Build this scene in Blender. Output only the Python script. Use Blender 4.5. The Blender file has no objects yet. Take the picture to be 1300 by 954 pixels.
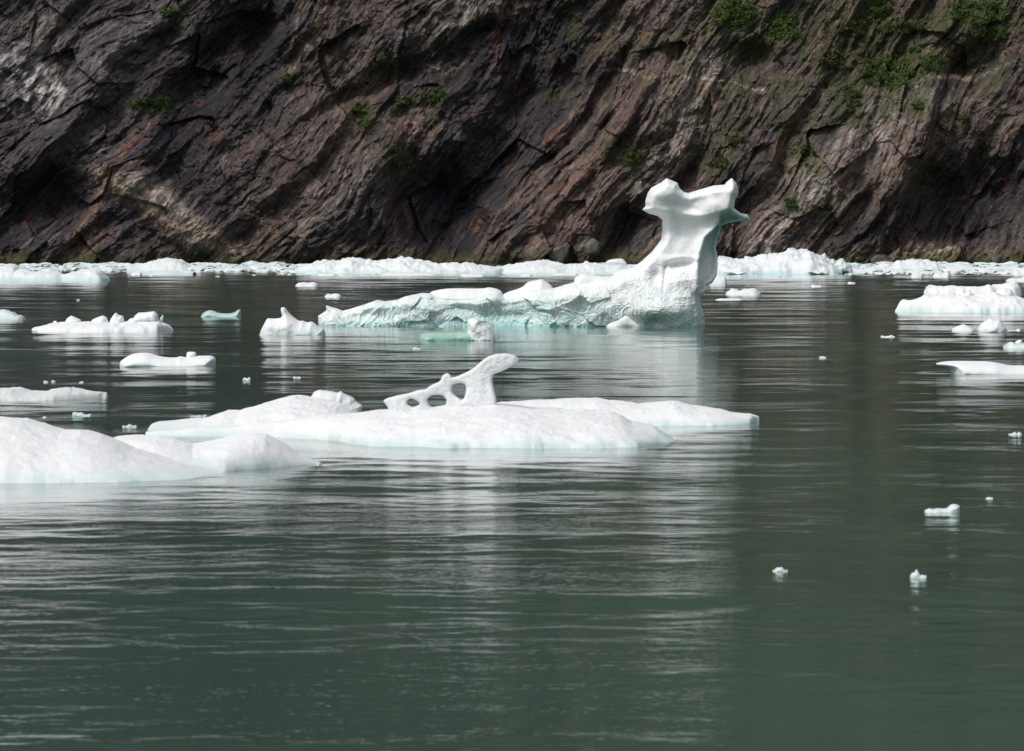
import bpy, math, random
import numpy as np

# ------------------------------------------------------------------ camera
SC = bpy.context.scene
R = math.radians
W0, H0 = 1300.0, 954.0            # size of the photograph the measurements refer to
LENS, CAM_H = 200.0, 5.0
F = W0 * LENS / 36.0
HORIZON = 290.0
PITCH = math.atan((H0 / 2 - HORIZON) / F)
cam_d = bpy.data.cameras.new('camera')
cam_d.lens = LENS
cam_d.sensor_width = 36.0
cam_d.clip_start = 1.0
cam_d.clip_end = 5000.0
cam_d.dof.use_dof = True
cam_d.dof.focus_distance = 285.0
cam_d.dof.aperture_fstop = 6.3
cam = bpy.data.objects.new('camera', cam_d)
SC.collection.objects.link(cam)
cam.location = (0, 0, CAM_H)
cam.rotation_euler = (math.pi / 2 - PITCH, 0, 0)
SC.camera = cam

# ------------------------------------------------------------------ light
SUN_EL, SUN_AZ = R(52), math.atan2(-0.70, -0.70)      # azimuth measured from +Y towards +X
world = bpy.data.worlds.new('World')
SC.world = world
world.use_nodes = True
wt = world.node_tree
for n in list(wt.nodes):
    wt.nodes.remove(n)
w_out = wt.nodes.new('ShaderNodeOutputWorld')
w_bg = wt.nodes.new('ShaderNodeBackground')
w_hs = wt.nodes.new('ShaderNodeHueSaturation')
w_sky = wt.nodes.new('ShaderNodeTexSky')
w_sky.sky_type = 'NISHITA'
w_sky.sun_disc = False
w_sky.sun_elevation = SUN_EL
w_sky.sun_rotation = SUN_AZ
w_sky.air_density = 1.0
w_sky.dust_density = 4.0
w_sky.ozone_density = 1.0
w_hs.inputs['Saturation'].default_value = 0.35
w_bg.inputs['Strength'].default_value = 0.115
wt.links.new(w_sky.outputs[0], w_hs.inputs['Color'])
wt.links.new(w_hs.outputs[0], w_bg.inputs['Color'])
wt.links.new(w_bg.outputs[0], w_out.inputs['Surface'])
sun_d = bpy.data.lights.new('sun', 'SUN')
sun_d.energy = 1.8
sun_d.angle = R(9)
sun_d.color = (1.0, 0.96, 0.90)
sun = bpy.data.objects.new('sun', sun_d)
SC.collection.objects.link(sun)
sun.rotation_euler = (math.pi / 2 - SUN_EL, 0, math.pi - SUN_AZ)
SC.view_settings.view_transform = 'Standard'
SC.view_settings.look = 'None'
SC.view_settings.exposure = 0.0
SC.view_settings.gamma = 1.0
SC.render.engine = 'CYCLES'
SC.cycles.use_denoising = True
SC.cycles.max_bounces = 6

# ------------------------------------------------------------------ photo measurements -> metres
def dist(py):
    """ground distance of the water seen at photo row py"""
    return CAM_H / np.tan(PITCH + np.arctan((np.asarray(py, float) - H0 / 2) / F))

def zat(py, Y):
    return CAM_H - Y * np.tan(PITCH + np.arctan((np.asarray(py, float) - H0 / 2) / F))

def xat(px, Y):
    return (np.asarray(px, float) - W0 / 2) / F * np.asarray(Y, float)

# ------------------------------------------------------------------ noise
_rng = np.random.RandomState(7)
_perm = np.concatenate([_rng.permutation(256)] * 3)
_g = _rng.normal(size=(256, 3))
_g /= np.linalg.norm(_g, axis=1)[:, None]
_rv = _rng.rand(256, 4).astype(np.float32)
_ga = _rng.rand(256) * 2 * math.pi
_g2x = np.cos(_ga).astype(np.float32); _g2y = np.sin(_ga).astype(np.float32)
_g = _g.astype(np.float32)

def perlin(x, y, z=0.0):
    x, y, z = np.broadcast_arrays(np.asarray(x, np.float32), np.asarray(y, np.float32), np.asarray(z, np.float32))
    xi, yi, zi = np.floor(x).astype(np.int64), np.floor(y).astype(np.int64), np.floor(z).astype(np.int64)
    xf, yf, zf = x - xi, y - yi, z - zi
    xi &= 255; yi &= 255; zi &= 255
    u = xf * xf * xf * (xf * (xf * 6 - 15) + 10)
    v = yf * yf * yf * (yf * (yf * 6 - 15) + 10)
    w = zf * zf * zf * (zf * (zf * 6 - 15) + 10)
    out = 0
    for dx in (0, 1):
        a = _perm[(xi + dx) & 255]
        wx = u if dx else 1 - u
        for dy in (0, 1):
            b = _perm[(a + yi + dy) & 255]
            wy = v if dy else 1 - v
            for dz in (0, 1):
                h = _perm[(b + zi + dz) & 255]
                wz = w if dz else 1 - w
                g = _g[h]
                out = out + wx * wy * wz * (g[..., 0] * (xf - dx) + g[..., 1] * (yf - dy) + g[..., 2] * (zf - dz))
    return out * 1.5

def perlin2(x, y):
    x, y = np.broadcast_arrays(np.asarray(x, np.float32), np.asarray(y, np.float32))
    xi, yi = np.floor(x).astype(np.int32), np.floor(y).astype(np.int32)
    xf, yf = x - xi, y - yi
    u = xf * xf * xf * (xf * (xf * 6 - 15) + 10)
    v = yf * yf * yf * (yf * (yf * 6 - 15) + 10)
    a0, a1 = _perm[xi & 255], _perm[(xi + 1) & 255]
    y0, y1 = yi & 255, (yi + 1) & 255
    def gr(h, dx, dy):
        return _g2x[h] * dx + _g2y[h] * dy
    n00 = gr(_perm[a0 + y0], xf, yf); n10 = gr(_perm[a1 + y0], xf - 1, yf)
    n01 = gr(_perm[a0 + y1], xf, yf - 1); n11 = gr(_perm[a1 + y1], xf - 1, yf - 1)
    p = n00 + u * (n10 - n00); q = n01 + u * (n11 - n01)
    return (p + v * (q - p)) * 1.3

def fbm(x, y, z=0.0, o=4, gain=0.5):
    if np.ndim(z) == 0:
        s, a, t = 0, 1.0, 0.0
        x = np.asarray(x, np.float32) + float(z) * 37.31; y = np.asarray(y, np.float32) + float(z) * 11.17
        for i in range(o):
            s = s + a * perlin2(x * 2 ** i + 17.3 * i, y * 2 ** i + 5.1 * i)
            t += a
            a *= gain
        return s / t * 1.3
    s, a, t = 0, 1.0, 0.0
    x = np.asarray(x, np.float32); y = np.asarray(y, np.float32); z = np.asarray(z, np.float32)
    for i in range(o):
        s = s + a * perlin(x * 2 ** i + 17.3 * i, y * 2 ** i + 5.1 * i, z * 2 ** i + 9.7 * i)
        t += a
        a *= gain
    return s / t * 1.3

def ridged(x, y, z=0.0, o=4):
    s, a, t = 0, 1.0, 0.0
    for i in range(o):
        s = s + a * (1 - np.abs(perlin2(np.asarray(x) * 2 ** i + 31.7 * i + 9.1 * z, np.asarray(y) * 2 ** i + 3.3 * i)) * 1.6)
        t += a
        a *= 0.5
    return s / t

def worley(x, y, seed=0):
    """distance to nearest and second cell point, plane inside the cell, cell value"""
    x = np.asarray(x, np.float32); y = np.asarray(y, np.float32)
    xi, yi = np.floor(x).astype(np.int64), np.floor(y).astype(np.int64)
    f1 = np.full(x.shape, 9.0, np.float32); f2 = f1.copy()
    pl = np.zeros(x.shape, np.float32); cv = pl.copy()
    for dx in (-1, 0, 1):
        for dy in (-1, 0, 1):
            cx, cy = xi + dx, yi + dy
            h = _perm[(_perm[(cx + seed * 57) & 255] + cy + seed * 13) & 255]
            r = _rv[h]
            ox, oy = x - (cx + r[..., 0]), y - (cy + r[..., 1])
            d = np.sqrt(ox * ox + oy * oy)
            near = d < f1
            f2 = np.where(near, f1, np.minimum(f2, d))
            f1 = np.where(near, d, f1)
            p = (r[..., 2] - 0.5) * 2 * ox + (r[..., 3] - 0.5) * 2 * oy
            pl = np.where(near, p, pl)
            cv = np.where(near, r[..., 2] * 0.5 + r[..., 3] * 0.5, cv)
    return f1, f2, pl, cv

def sstep(a, b, x):
    t = np.clip((x - a) / (b - a), 0, 1)
    return t * t * (3 - 2 * t)

def interp(pts, x):
    p = np.array(sorted(pts), float)
    return np.interp(x, p[:, 0], p[:, 1])

# ------------------------------------------------------------------ objects
def tag(o, label=None, cat=None, group=None, kind=None):
    if label: o['label'] = label
    if cat: o['category'] = cat
    if group: o['group'] = group
    if kind: o['kind'] = kind
    return o

def mesh_obj(name, V, faces, mat, parent=None, smooth=True, attrs=None):
    V = np.asarray(V, np.float32)
    faces = np.asarray(faces, np.int32)
    me = bpy.data.meshes.new(name)
    me.vertices.add(len(V))
    me.vertices.foreach_set('co', V.ravel())
    k = faces.shape[1]
    me.loops.add(faces.size)
    me.loops.foreach_set('vertex_index', faces.ravel())
    me.polygons.add(len(faces))
    me.polygons.foreach_set('loop_start', np.arange(0, faces.size, k, dtype=np.int32))
    me.polygons.foreach_set('loop_total', np.full(len(faces), k, np.int32))
    me.polygons.foreach_set('use_smooth', np.full(len(faces), smooth, bool))
    me.update(calc_edges=True)
    for an, av in (attrs or {}).items():
        av = np.asarray(av, np.float32)
        if av.ndim == 1:
            at = me.attributes.new(an, 'FLOAT', 'POINT')
            at.data.foreach_set('value', av)
        else:
            at = me.attributes.new(an, 'FLOAT_COLOR', 'POINT')
            c = np.ones((len(av), 4), np.float32)
            c[:, :3] = av
            at.data.foreach_set('color', c.ravel())
    me.materials.append(mat)
    o = bpy.data.objects.new(name, me)
    SC.collection.objects.link(o)
    if parent:
        o.parent = parent
    return o

def recentre(o, loc):
    """put the object's origin at loc (base of the thing) without moving its surface"""
    n = len(o.data.vertices)
    c = np.empty(n * 3, np.float32)
    o.data.vertices.foreach_get('co', c)
    c = c.reshape(-1, 3) - np.asarray(loc, np.float32)
    o.data.vertices.foreach_set('co', c.ravel())
    o.location = loc
    o.data.update()

def grid_faces(nr, nc):
    i = np.arange(nr * nc).reshape(nr, nc)
    return np.stack([i[:-1, :-1], i[:-1, 1:], i[1:, 1:], i[1:, :-1]], -1).reshape(-1, 4)

# ------------------------------------------------------------------ materials
class NT:
    def __init__(self, name):
        self.m = bpy.data.materials.new(name)
        self.m.use_nodes = True
        self.t = self.m.node_tree
        self.b = self.t.nodes['Principled BSDF']
    def n(self, typ, **kw):
        nd = self.t.nodes.new(typ)
        for k, v in kw.items():
            if k in nd.inputs: nd.inputs[k].default_value = v
            else: setattr(nd, k, v)
        return nd
    def l(self, a, b): self.t.links.new(a, b)
    def mix(self, fac, a, b, mode='MIX'):
        nd = self.t.nodes.new('ShaderNodeMix'); nd.data_type = 'RGBA'; nd.blend_type = mode
        for sock, v in ((nd.inputs[0], fac), (nd.inputs[6], a), (nd.inputs[7], b)):
            if hasattr(v, 'is_output'): self.l(v, sock)
            elif isinstance(v, (int, float)): sock.default_value = v
            else: sock.default_value = (*v, 1)
        return nd.outputs[2]
    def math(self, op, a, b=0.0, c=None):
        nd = self.t.nodes.new('ShaderNodeMath'); nd.operation = op
        for s, v in zip(nd.inputs, (a, b, c)):
            if v is None: continue
            if hasattr(v, 'is_output'): self.l(v, s)
            else: s.default_value = v
        return nd.outputs[0]
    def ramp(self, x, a, b, lo=0.0, hi=1.0):
        nd = self.n('ShaderNodeMapRange'); nd.clamp = True; nd.interpolation_type = 'SMOOTHSTEP'
        self.l(x, nd.inputs[0])
        nd.inputs[1].default_value = a; nd.inputs[2].default_value = b
        nd.inputs[3].default_value = lo; nd.inputs[4].default_value = hi
        return nd.outputs[0]
    def noise(self, vec, scale, detail=3.0, rough=0.5, dist=0.0):
        nd = self.n('ShaderNodeTexNoise', Scale=scale, Detail=detail, Roughness=rough, Distortion=dist)
        self.l(vec, nd.inputs['Vector'])
        return nd.outputs[0]
    def mapping(self, vec, scale=(1, 1, 1), rot=(0, 0, 0)):
        nd = self.n('ShaderNodeMapping')
        nd.inputs['Scale'].default_value = scale
        nd.inputs['Rotation'].default_value = rot
        self.l(vec, nd.inputs['Vector'])
        return nd.outputs[0]
    def bump(self, h, strength, dist, normal=None):
        nd = self.n('ShaderNodeBump', Strength=strength, Distance=dist)
        self.l(h, nd.inputs['Height'])
        if normal is not None: self.l(normal, nd.inputs['Normal'])
        return nd.outputs[0]

def ice_material(name, white, blue, rough=0.5, grain=0.02, gscale=9.0, sss=0.35, spec=0.4):
    k = NT(name)
    pos = k.n('ShaderNodeNewGeometry').outputs['Position']
    at = k.n('ShaderNodeAttribute', attribute_name='wet').outputs['Fac']
    n1 = k.noise(pos, 1.3, 4, 0.6)
    n2 = k.noise(pos, gscale, 5, 0.65)
    wet = k.math('ADD', at, k.math('MULTIPLY', k.math('SUBTRACT', n1, 0.5), 0.35))
    wet = k.ramp(wet, 0.0, 1.0)
    dirty = k.mix(k.ramp(n2, 0.35, 0.75), white, tuple(c * 0.93 for c in white))
    col = k.mix(wet, dirty, blue)
    k.l(col, k.b.inputs['Base Color'])
    k.l(k.ramp(at, 0.1, 0.9, rough, 0.16), k.b.inputs['Roughness'])
    k.b.inputs['IOR'].default_value = 1.31
    k.b.inputs['Specular IOR Level'].default_value = spec
    k.b.inputs['Subsurface Weight'].default_value = sss
    k.b.inputs['Subsurface Radius'].default_value = (0.35, 0.85, 1.0)
    k.b.inputs['Subsurface Scale'].default_value = 0.09
    nb = k.bump(n2, 0.6, grain)
    k.l(nb, k.b.inputs['Normal'])
    return k.m

M_SNOW = ice_material('snowy_ice', (0.81, 0.83, 0.85), (0.42, 0.66, 0.67), rough=0.6, grain=0.028, gscale=16.0)
M_BERG = ice_material('scalloped_ice', (0.83, 0.85, 0.86), (0.32, 0.56, 0.55), rough=0.5, grain=0.035, gscale=7.0, sss=0.4, spec=0.4)
M_TEAL = ice_material('clear_teal_ice', (0.70, 0.79, 0.79), (0.42, 0.60, 0.58), rough=0.3, grain=0.02, sss=0.4, spec=0.5)
M_GREEN = ice_material('clear_green_ice', (0.50, 0.66, 0.60), (0.16, 0.38, 0.29), rough=0.2, grain=0.02, sss=0.5, spec=0.6)
M_GREY = ice_material('rotten_grey_ice', (0.80, 0.825, 0.84), (0.62, 0.72, 0.73), rough=0.4, grain=0.06, gscale=22.0, sss=0.3)
M_FAR = ice_material('far_ice', (0.75, 0.79, 0.81), (0.42, 0.64, 0.66), rough=0.6, grain=0.12, gscale=2.2, sss=0.2)

# ------------------------------------------------------------------ water
def water_material():
    k = NT('fjord_water')
    pos = k.n('ShaderNodeNewGeometry').outputs['Position']
    k.b.inputs['Roughness'].default_value = 0.04
    k.b.inputs['IOR'].default_value = 1.33
    murk = k.noise(k.mapping(pos, (0.03, 0.012, 0.02)), 1.0, 3, 0.5)
    k.l(k.mix(k.ramp(murk, 0.35, 0.65), (0.022, 0.074, 0.051), (0.038, 0.122, 0.084)), k.b.inputs['Base Color'])
    w2 = k.noise(k.mapping(pos, (3.6, 4.4, 1.0), (0, 0, R(-14))), 1.0, 2, 0.5)
    w3 = k.noise(k.mapping(pos, (6.0, 11.0, 1.0), (0, 0, R(14))), 1.0, 2, 0.5)
    h = k.math('ADD', k.math('MULTIPLY', w2, 0.0062), k.math('MULTIPLY', w3, 0.0024))
    k.l(k.bump(h, 1.0, 1.0), k.b.inputs['Normal'])
    return k.m

def build_water():
    """one sheet: fine ripples where the water is near or in view, flat and coarse far to the sides"""
    q = 0.00125
    ys = [44.0]
    while ys[-1] < 835: ys.append(ys[-1] * (1 + q))
    ys = np.array([-300, -60, 0, 25, 38] + ys + [900, 1500.0])
    u = np.linspace(-1, 1, 191)
    wd = np.clip(ys, 44, 835) * 0.112 + 2.5
    side = np.array([1.25, 2.0, 4.0, 10.0])
    cols = np.concatenate([-side[::-1], u, side])
    X = cols[None, :] * wd[:, None]
    X[:, 0] = -1500; X[:, -1] = 1500
    Y = np.repeat(ys[:, None], len(cols), 1)
    dx = np.broadcast_to((wd * 2 / 190)[:, None], X.shape)
    dy = np.maximum(Y * q, 0.05)
    lane = sstep(-0.4, 0.5, fbm(X / 11, Y / 9, 2.0, 3)) * 1.35 + 0.25
    Z = np.zeros(X.shape, np.float32)
    for lx, ly, sl, ph in WAVES:
        ca, sa = math.cos(ph), math.sin(ph)
        xr, yr = X * ca - Y * sa, X * sa + Y * ca
        fade = np.clip(ly / (3.2 * dy) - 1, 0, 1) * np.clip(lx / (2.5 * dx) - 1, 0, 1)
        calm = 0.55 + 0.45 * sstep(70, 150, Y) if ly > 2 else 1.0
        Z += calm * fade * sl * ly * 0.42 * perlin2(xr / lx + ly * 7.7, yr / ly + lx * 3.1)
    Z *= lane
    Z *= (np.abs(cols) <= 1)[None, :] * ((Y > 44) & (Y < 835))
    V = np.stack([X, Y, Z], -1).reshape(-1, 3)
    o = mesh_obj('water', V, grid_faces(len(ys), len(cols)), water_material())
    tag(o, 'dark green calm fjord water with fine ripples', kind='structure')
# crest length, wave length, slope, turn
WAVES = [(17.0, 11.0, 0.011, 0.08), (10.0, 7.0, 0.011, -0.12), (5.5, 4.6, 0.012, 0.3), (3.0, 2.8, 0.015, -0.5), (1.5, 1.5, 0.022, 0.6), (0.75, 0.75, 0.029, -0.7), (0.42, 0.40, 0.030, 0.3)]
build_water()

# ------------------------------------------------------------------ cliff
CY = 803.0                      # distance of the cliff's foot
PXM = CY / F                    # metres per photo pixel there
def cliff_uv(x, z):
    return W0 / 2 + x / PXM, 335.0 - z / PXM

def blob(U, V, cu, cv, ru, rv, ang=0.0, soft=1.0):
    a = R(ang)
    du, dv = U - cu, V - cv
    p = (du * math.cos(a) - dv * math.sin(a)) / ru      # ang measured upwards from the right
    q = (du * math.sin(a) + dv * math.cos(a)) / rv
    return np.exp(-(p * p + q * q) ** soft)

def polyline_dist(U, V, pts):
    d = np.full(U.shape, 1e9, np.float32)
    for (a, b), (c, e) in zip(pts[:-1], pts[1:]):
        vx, vy = c - a, e - b
        t = np.clip(((U - a) * vx + (V - b) * vy) / (vx * vx + vy * vy), 0, 1)
        d = np.minimum(d, np.hypot(U - a - t * vx, V - b - t * vy))
    return d

def build_cliff():
    step = 0.155
    xf = np.arange(-84, 84, step)
    gl = 84 + np.cumsum(np.geomspace(0.3, 40, 60))
    xs = np.concatenate([-gl[::-1], xf, gl])
    zf = np.arange(-2.0, 48, step)
    zs = np.concatenate([zf, 48 + np.cumsum(np.geomspace(0.3, 14, 75))])
    X, Z = np.meshgrid(xs, zs)
    U, V = cliff_uv(X, Z)
    U = U.astype(np.float32); V = V.astype(np.float32)
    wu = U + 20 * fbm(U / 170, V / 170, 1.5, 3) + 2.0 * fbm(U / 30, V / 30, 8.5, 2)
    wv = V + 20 * fbm(U / 170, V / 170, 4.5, 3) + 2.0 * fbm(U / 30, V / 30, 3.2, 2)
    # bedding runs up to the right; a little flatter on the left
    th = np.radians(53 - 9 * sstep(500, 0, U) + 6 * sstep(900, 1300, U))
    s = (wu - 650) * np.sin(th) + (wv - 170) * np.cos(th)
    t = (wu - 650) * np.cos(th) - (wv - 170) * np.sin(th)
    # slabs: each stands out towards the lower right and breaks back
    def saw(P, jit, k):
        ph = s / P + jit * fbm(s / (2 * P), t / (6 * P), k, 2)
        f = ph - np.floor(ph)
        return np.where(f < 0.86, f / 0.86, (1 - f) / 0.14), np.floor(ph)
    s1, c1 = saw(96, 0.5, 2.2)
    s2, c2 = saw(37, 0.5, 5.2)
    s3, c3 = saw(15, 0.5, 7.7)
    s4, c4 = saw(6.5, 0.5, 9.7)
    m4 = np.clip(fbm(U / 32, V / 32, 28.0, 2) * 1.8 + 0.35, 0.0, 1.2)
    m1 = 0.5 + 0.8 * np.clip(fbm(U / 120, V / 120, 11.0, 2) + 0.3, 0, 1)
    m2 = np.clip(fbm(U / 70, V / 70, 21.0, 2) * 1.3 + 0.5, 0.1, 1.3)
    m3 = np.clip(fbm(U / 50, V / 50, 27.0, 2) * 1.5 + 0.4, 0.0, 1.2)
    D = 2.6 * m1 * s1 + 1.0 * m2 * s2 + 0.60 * m3 * s3 + 0.24 * m4 * s4
    # blocky facets
    f1, f2, pl, cv = worley(s / 52, t / 85, 1)
    D += 2.4 * pl + 0.8 * (cv - 0.5)
    g1, g2, pl2, cv2 = worley(s / 17 + 0.3 * pl, t / 28 + 0.2 * pl, 2)
    D += 0.55 * pl2 + 0.18 * (cv2 - 0.5)
    h1, h2, pl3, cv3 = worley(s / 5.5 + 0.5 * pl2, t / 9 + 0.5 * pl2, 3)
    D += 0.26 * pl3
    D += 1.7 * ridged(s / 34, t / 75, 3.3, 5) + 0.6 * ridged(U / 26, V / 26, 6.1, 4)
    D += 3.2 * fbm(U / 210, V / 210, 31.0, 3) + 0.8 * fbm(U / 18, V / 18, 33.0, 5, 0.6)
    smth = np.clip(blob(U, V, 205, 262, 75, 26, -38, 2.0) + blob(U, V, 20, 95, 45, 50, 60, 2.0), 0, 1)
    D = D * (1 - 0.45 * smth) + 0.45 * smth * 3.2
    # large hollows and buttresses of this wall
    for cu, cvv, ru, rv, ang, dep in HOLLOWS:
        D -= 1.35 * dep * blob(wu, wv, cu, cvv, ru, rv, ang, 1.6)
    for cu, cvv, ru, rv, ang, dep in BULGES:
        D += dep * blob(wu, wv, cu, cvv, ru, rv, ang, 1.6)
    D *= sstep(-40, 22, 335 - V) * 0.85 + 0.15
    Yb = CY + np.maximum(Z, -2) * 0.46 + 6 + 0.0006 * np.maximum(0, Z - 60) ** 2
    Yc = Yb - D
    Yc = np.where(Z < 0.5, np.minimum(Yc, Yc * 0 + Yb - D), Yc)
    # ---------------- rock colours (kinds of rock, painted gully shade, veins, lichen, algae)
    def mixc(c, k, w):
        return c * (1 - w[..., None]) + np.array(k, np.float32) * w[..., None]
    col = np.zeros(U.shape + (3,), np.float32) + np.array((0.052, 0.043, 0.047), np.float32)
    band = fbm(s / 26, t / 210, 41.0, 4)
    fine = fbm(s / 5.5, t / 55, 43.0, 4)
    patch = fbm(U / 60, V / 60, 45.0, 4)
    brownz = sstep(-0.25, 0.3, patch + 0.7 * band + sum(w * blob(U, V, cu, cvv, ru, rv, a) for cu, cvv, ru, rv, a, w in BROWN))
    col = mixc(col, (0.108, 0.083, 0.071), brownz * 0.9)
    greyz = sum(w * blob(U, V, cu, cvv, ru, rv, a) for cu, cvv, ru, rv, a, w in GREY)
    col = mixc(col, (0.205, 0.190, 0.180), np.clip(greyz * (0.6 + 1.1 * fine + 0.5 * patch), 0, 0.95))
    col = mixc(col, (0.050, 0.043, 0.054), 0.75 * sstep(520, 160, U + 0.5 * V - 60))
    shadez = sum(w * blob(wu, wv, cu, cvv, ru, rv, a, 1.5) for cu, cvv, ru, rv, a, w in SHADE)
    col = mixc(col, (0.019, 0.017, 0.023), np.clip(1.25 * shadez * (0.9 + 0.8 * band + 0.6 * patch), 0, 0.93))  # shade of gullies and overhangs painted near-black into the rock colour
    col *= (1 + 0.75 * np.clip(1.3 * fine, -0.8, 1.6) + 0.25 * np.clip(band, -1, 1))[..., None]
    col *= ((0.8 + 0.45 * cv2) * (0.75 + 0.5 * cv3))[..., None]
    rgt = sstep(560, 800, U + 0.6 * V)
    tan = sstep(0.30 - 0.14 * rgt, 0.62 - 0.12 * rgt, fbm(s / 7, t / 75, 47.0, 3) + 0.35 * band)
    col = mixc(col, (0.23, 0.165, 0.115), tan * 0.6 * (1 - 0.75 * np.clip(shadez, 0, 1)))
    rust = sstep(0.28, 0.55, fbm(s / 20, t / 50, 51.0, 4))
    col = mixc(col, (0.150, 0.070, 0.042), rust * 0.5)
    for pts, wd, c, k in VEINS:
        d = polyline_dist(U + 5 * fbm(U / 22, V / 22, 61.0, 3), V + 5 * fbm(U / 22, V / 22, 63.0, 3), pts)
        w = np.exp(-(d / wd) ** 2) * np.clip(0.75 + 1.1 * fbm(U / 9, V / 9, 65.0, 3), 0, 1)
        col = mixc(col, c, w * k)
    for cu, cvv, ru, rv, a, c, k in PALE:
        w = blob(wu, wv, cu, cvv, ru, rv, a) * sstep(-0.15, 0.35, fbm(s / 9, t / 22, 67.0, 4) + 0.2 * fbm(U / 6, V / 6, 69.0, 2))
        col = mixc(col, c, np.clip(1.25 * w * k, 0, 1))
    moss = sstep(0.2, 0.6, fbm(U / 34, V / 34, 71.0, 4) + 0.55 * blob(U, V, 1110, 60, 260, 120) + 0.3 * blob(U, V, 960, 190, 120, 120) + 0.25 * blob(U, V, 760, 60, 90, 60) - 0.75 * sstep(760, 350, U) - 0.25 * sstep(150, 300, V))
    col = mixc(col, (0.050, 0.058, 0.020), moss * 0.5)
    tuft = sum(blob(U, V, a_, b_ + 2, c_ * 1.35 + 3, d_ * 1.5 + 3, 20, 1.0) for a_, b_, c_, d_, _l, _d in SHRUBS)
    col = mixc(col, (0.046, 0.058, 0.020), np.clip(tuft * (0.75 + 0.9 * fbm(U / 7, V / 7, 77.0, 3)), 0, 0.9))
    alg = sstep(20, 3, 335 - V + 7 * fbm(U / 25, V / 12, 73.0, 3) + 3 * fbm(U / 6, 0.5, 74.0, 2)) * (U > -4000)
    col = mixc(col, (0.066, 0.064, 0.024), alg * 0.85)
    wet = sstep(4.5, 1.0, 335 - V + 1.5 * fbm(U / 10, 3.3, 75.0, 2))
    col = mixc(col, (0.020, 0.020, 0.014), wet * 0.8)
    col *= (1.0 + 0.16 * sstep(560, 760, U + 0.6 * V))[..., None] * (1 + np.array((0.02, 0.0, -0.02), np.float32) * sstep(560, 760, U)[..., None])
    col = np.clip(col, 0.008, 0.7)
    P = np.stack([X, Yc, Z], -1).reshape(-1, 3)
    k = NT('cliff_rock')
    pos = k.n('ShaderNodeNewGeometry').outputs['Position']
    at = k.n('ShaderNodeAttribute', attribute_name='rock').outputs['Color']
    mp = k.mapping(pos, (1, 1, 1), (0, R(48), 0))
    st = k.noise(k.mapping(mp, (0.22, 1.0, 3.0)), 1.6, 7, 0.7)
    gr = k.noise(pos, 2.2, 7, 0.75)
    v = k.math('MULTIPLY', k.ramp(st, 0.28, 0.74, 0.3, 1.85), k.ramp(gr, 0.25, 0.75, 0.55, 1.45))
    k.l(k.mix(1.0, at, v, 'MULTIPLY'), k.b.inputs['Base Color'])
    k.l(k.ramp(gr, 0.3, 0.7, 0.5, 0.85), k.b.inputs['Roughness'])
    k.b.inputs['Specular IOR Level'].default_value = 0.35
    nb = k.bump(st, 0.9, 0.5)
    nb = k.bump(gr, 0.7, 0.22, nb)
    k.l(nb, k.b.inputs['Normal'])
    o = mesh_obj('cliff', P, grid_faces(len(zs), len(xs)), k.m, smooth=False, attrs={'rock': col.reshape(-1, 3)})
    tag(o, 'steep dark brown and purple rock cliff with slanting layers', kind='structure')
    return xs, zs, Yc

# centre, half sizes, tilt, metres or weight -- in photo units on the rock face
HOLLOWS = [(45, 258, 75, 30, 15, 4.5), (265, 95, 80, 42, 48, 5.0), (180, 60, 60, 22, 48, 3.0), (320, 60, 22, 70, 0, 3.0),
           (215, 195, 60, 22, 60, 2.5), (560, 265, 60, 70, 25, 6.5), (625, 190, 120, 38, 55, 4.5), (690, 70, 90, 55, 55, 5.0),
           (470, 110, 70, 12, 25, 3.0), (590, 60, 55, 25, 45, 3.5), (795, 290, 40, 26, 50, 3.5), (745, 130, 90, 8, 52, 2.5),
           (1240, 250, 70, 55, 40, 5.0), (1255, 70, 40, 30, 40, 3.5), (970, 70, 22, 30, 60, 3.0), (1190, 235, 30, 40, 60, 2.5),
           (870, 225, 60, 12, 52, 2.0), (950, 270, 40, 10, 52, 2.2), (1085, 265, 45, 12, 58, 2.0)]
BULGES = [(200, 262, 80, 26, -38, 3.0), (440, 245, 75, 60, 35, 3.5), (120, 95, 90, 28, 52, 3.0), (430, 40, 70, 45, 40, 3.0), 
          (760, 230, 150, 45, 52, 3.0), (1120, 190, 80, 70, 50, 3.0), (1185, 125, 55, 40, 20, 3.5), (1040, 110, 60, 60, 50, 2.0),
          (370, 190, 80, 40, 50, 2.0), (60, 190, 80, 25, 40, 2.5), (1020, 250, 120, 30, 55, 2.5), (1290, 290, 30, 50, 60, 3.0)]
SHADE = [(50, 255, 95, 42, 15, 0.8), (260, 95, 110, 60, 45, 0.9), (560, 265, 75, 85, 20, 1.0), (640, 170, 150, 45, 55, 0.9),  # zones of painted shade, mostly over the hollows
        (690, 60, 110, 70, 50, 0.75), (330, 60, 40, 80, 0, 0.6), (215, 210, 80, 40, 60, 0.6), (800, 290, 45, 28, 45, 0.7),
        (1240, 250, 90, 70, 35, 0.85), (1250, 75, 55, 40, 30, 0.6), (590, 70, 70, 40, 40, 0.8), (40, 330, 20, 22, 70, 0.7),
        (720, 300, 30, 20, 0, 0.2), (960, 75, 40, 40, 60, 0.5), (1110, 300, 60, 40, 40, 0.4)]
BROWN = [(380, 210, 90, 80, 40, 0.5), (520, 150, 45, 30, 40, 0.6), (440, 50, 90, 50, 30, 0.5), (760, 230, 170, 60, 52, 0.55),
         (900, 90, 130, 60, 52, 0.45), (1060, 240, 130, 50, 55, 0.6), (90, 290, 90, 40, 50, 0.2), (1150, 20, 50, 30, 0, 0.4),
         (1190, 315, 90, 20, 0, 0.5), (1150, 190, 70, 50, 40, 0.4), (60, 180, 80, 60, 40, -0.3)]
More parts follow.
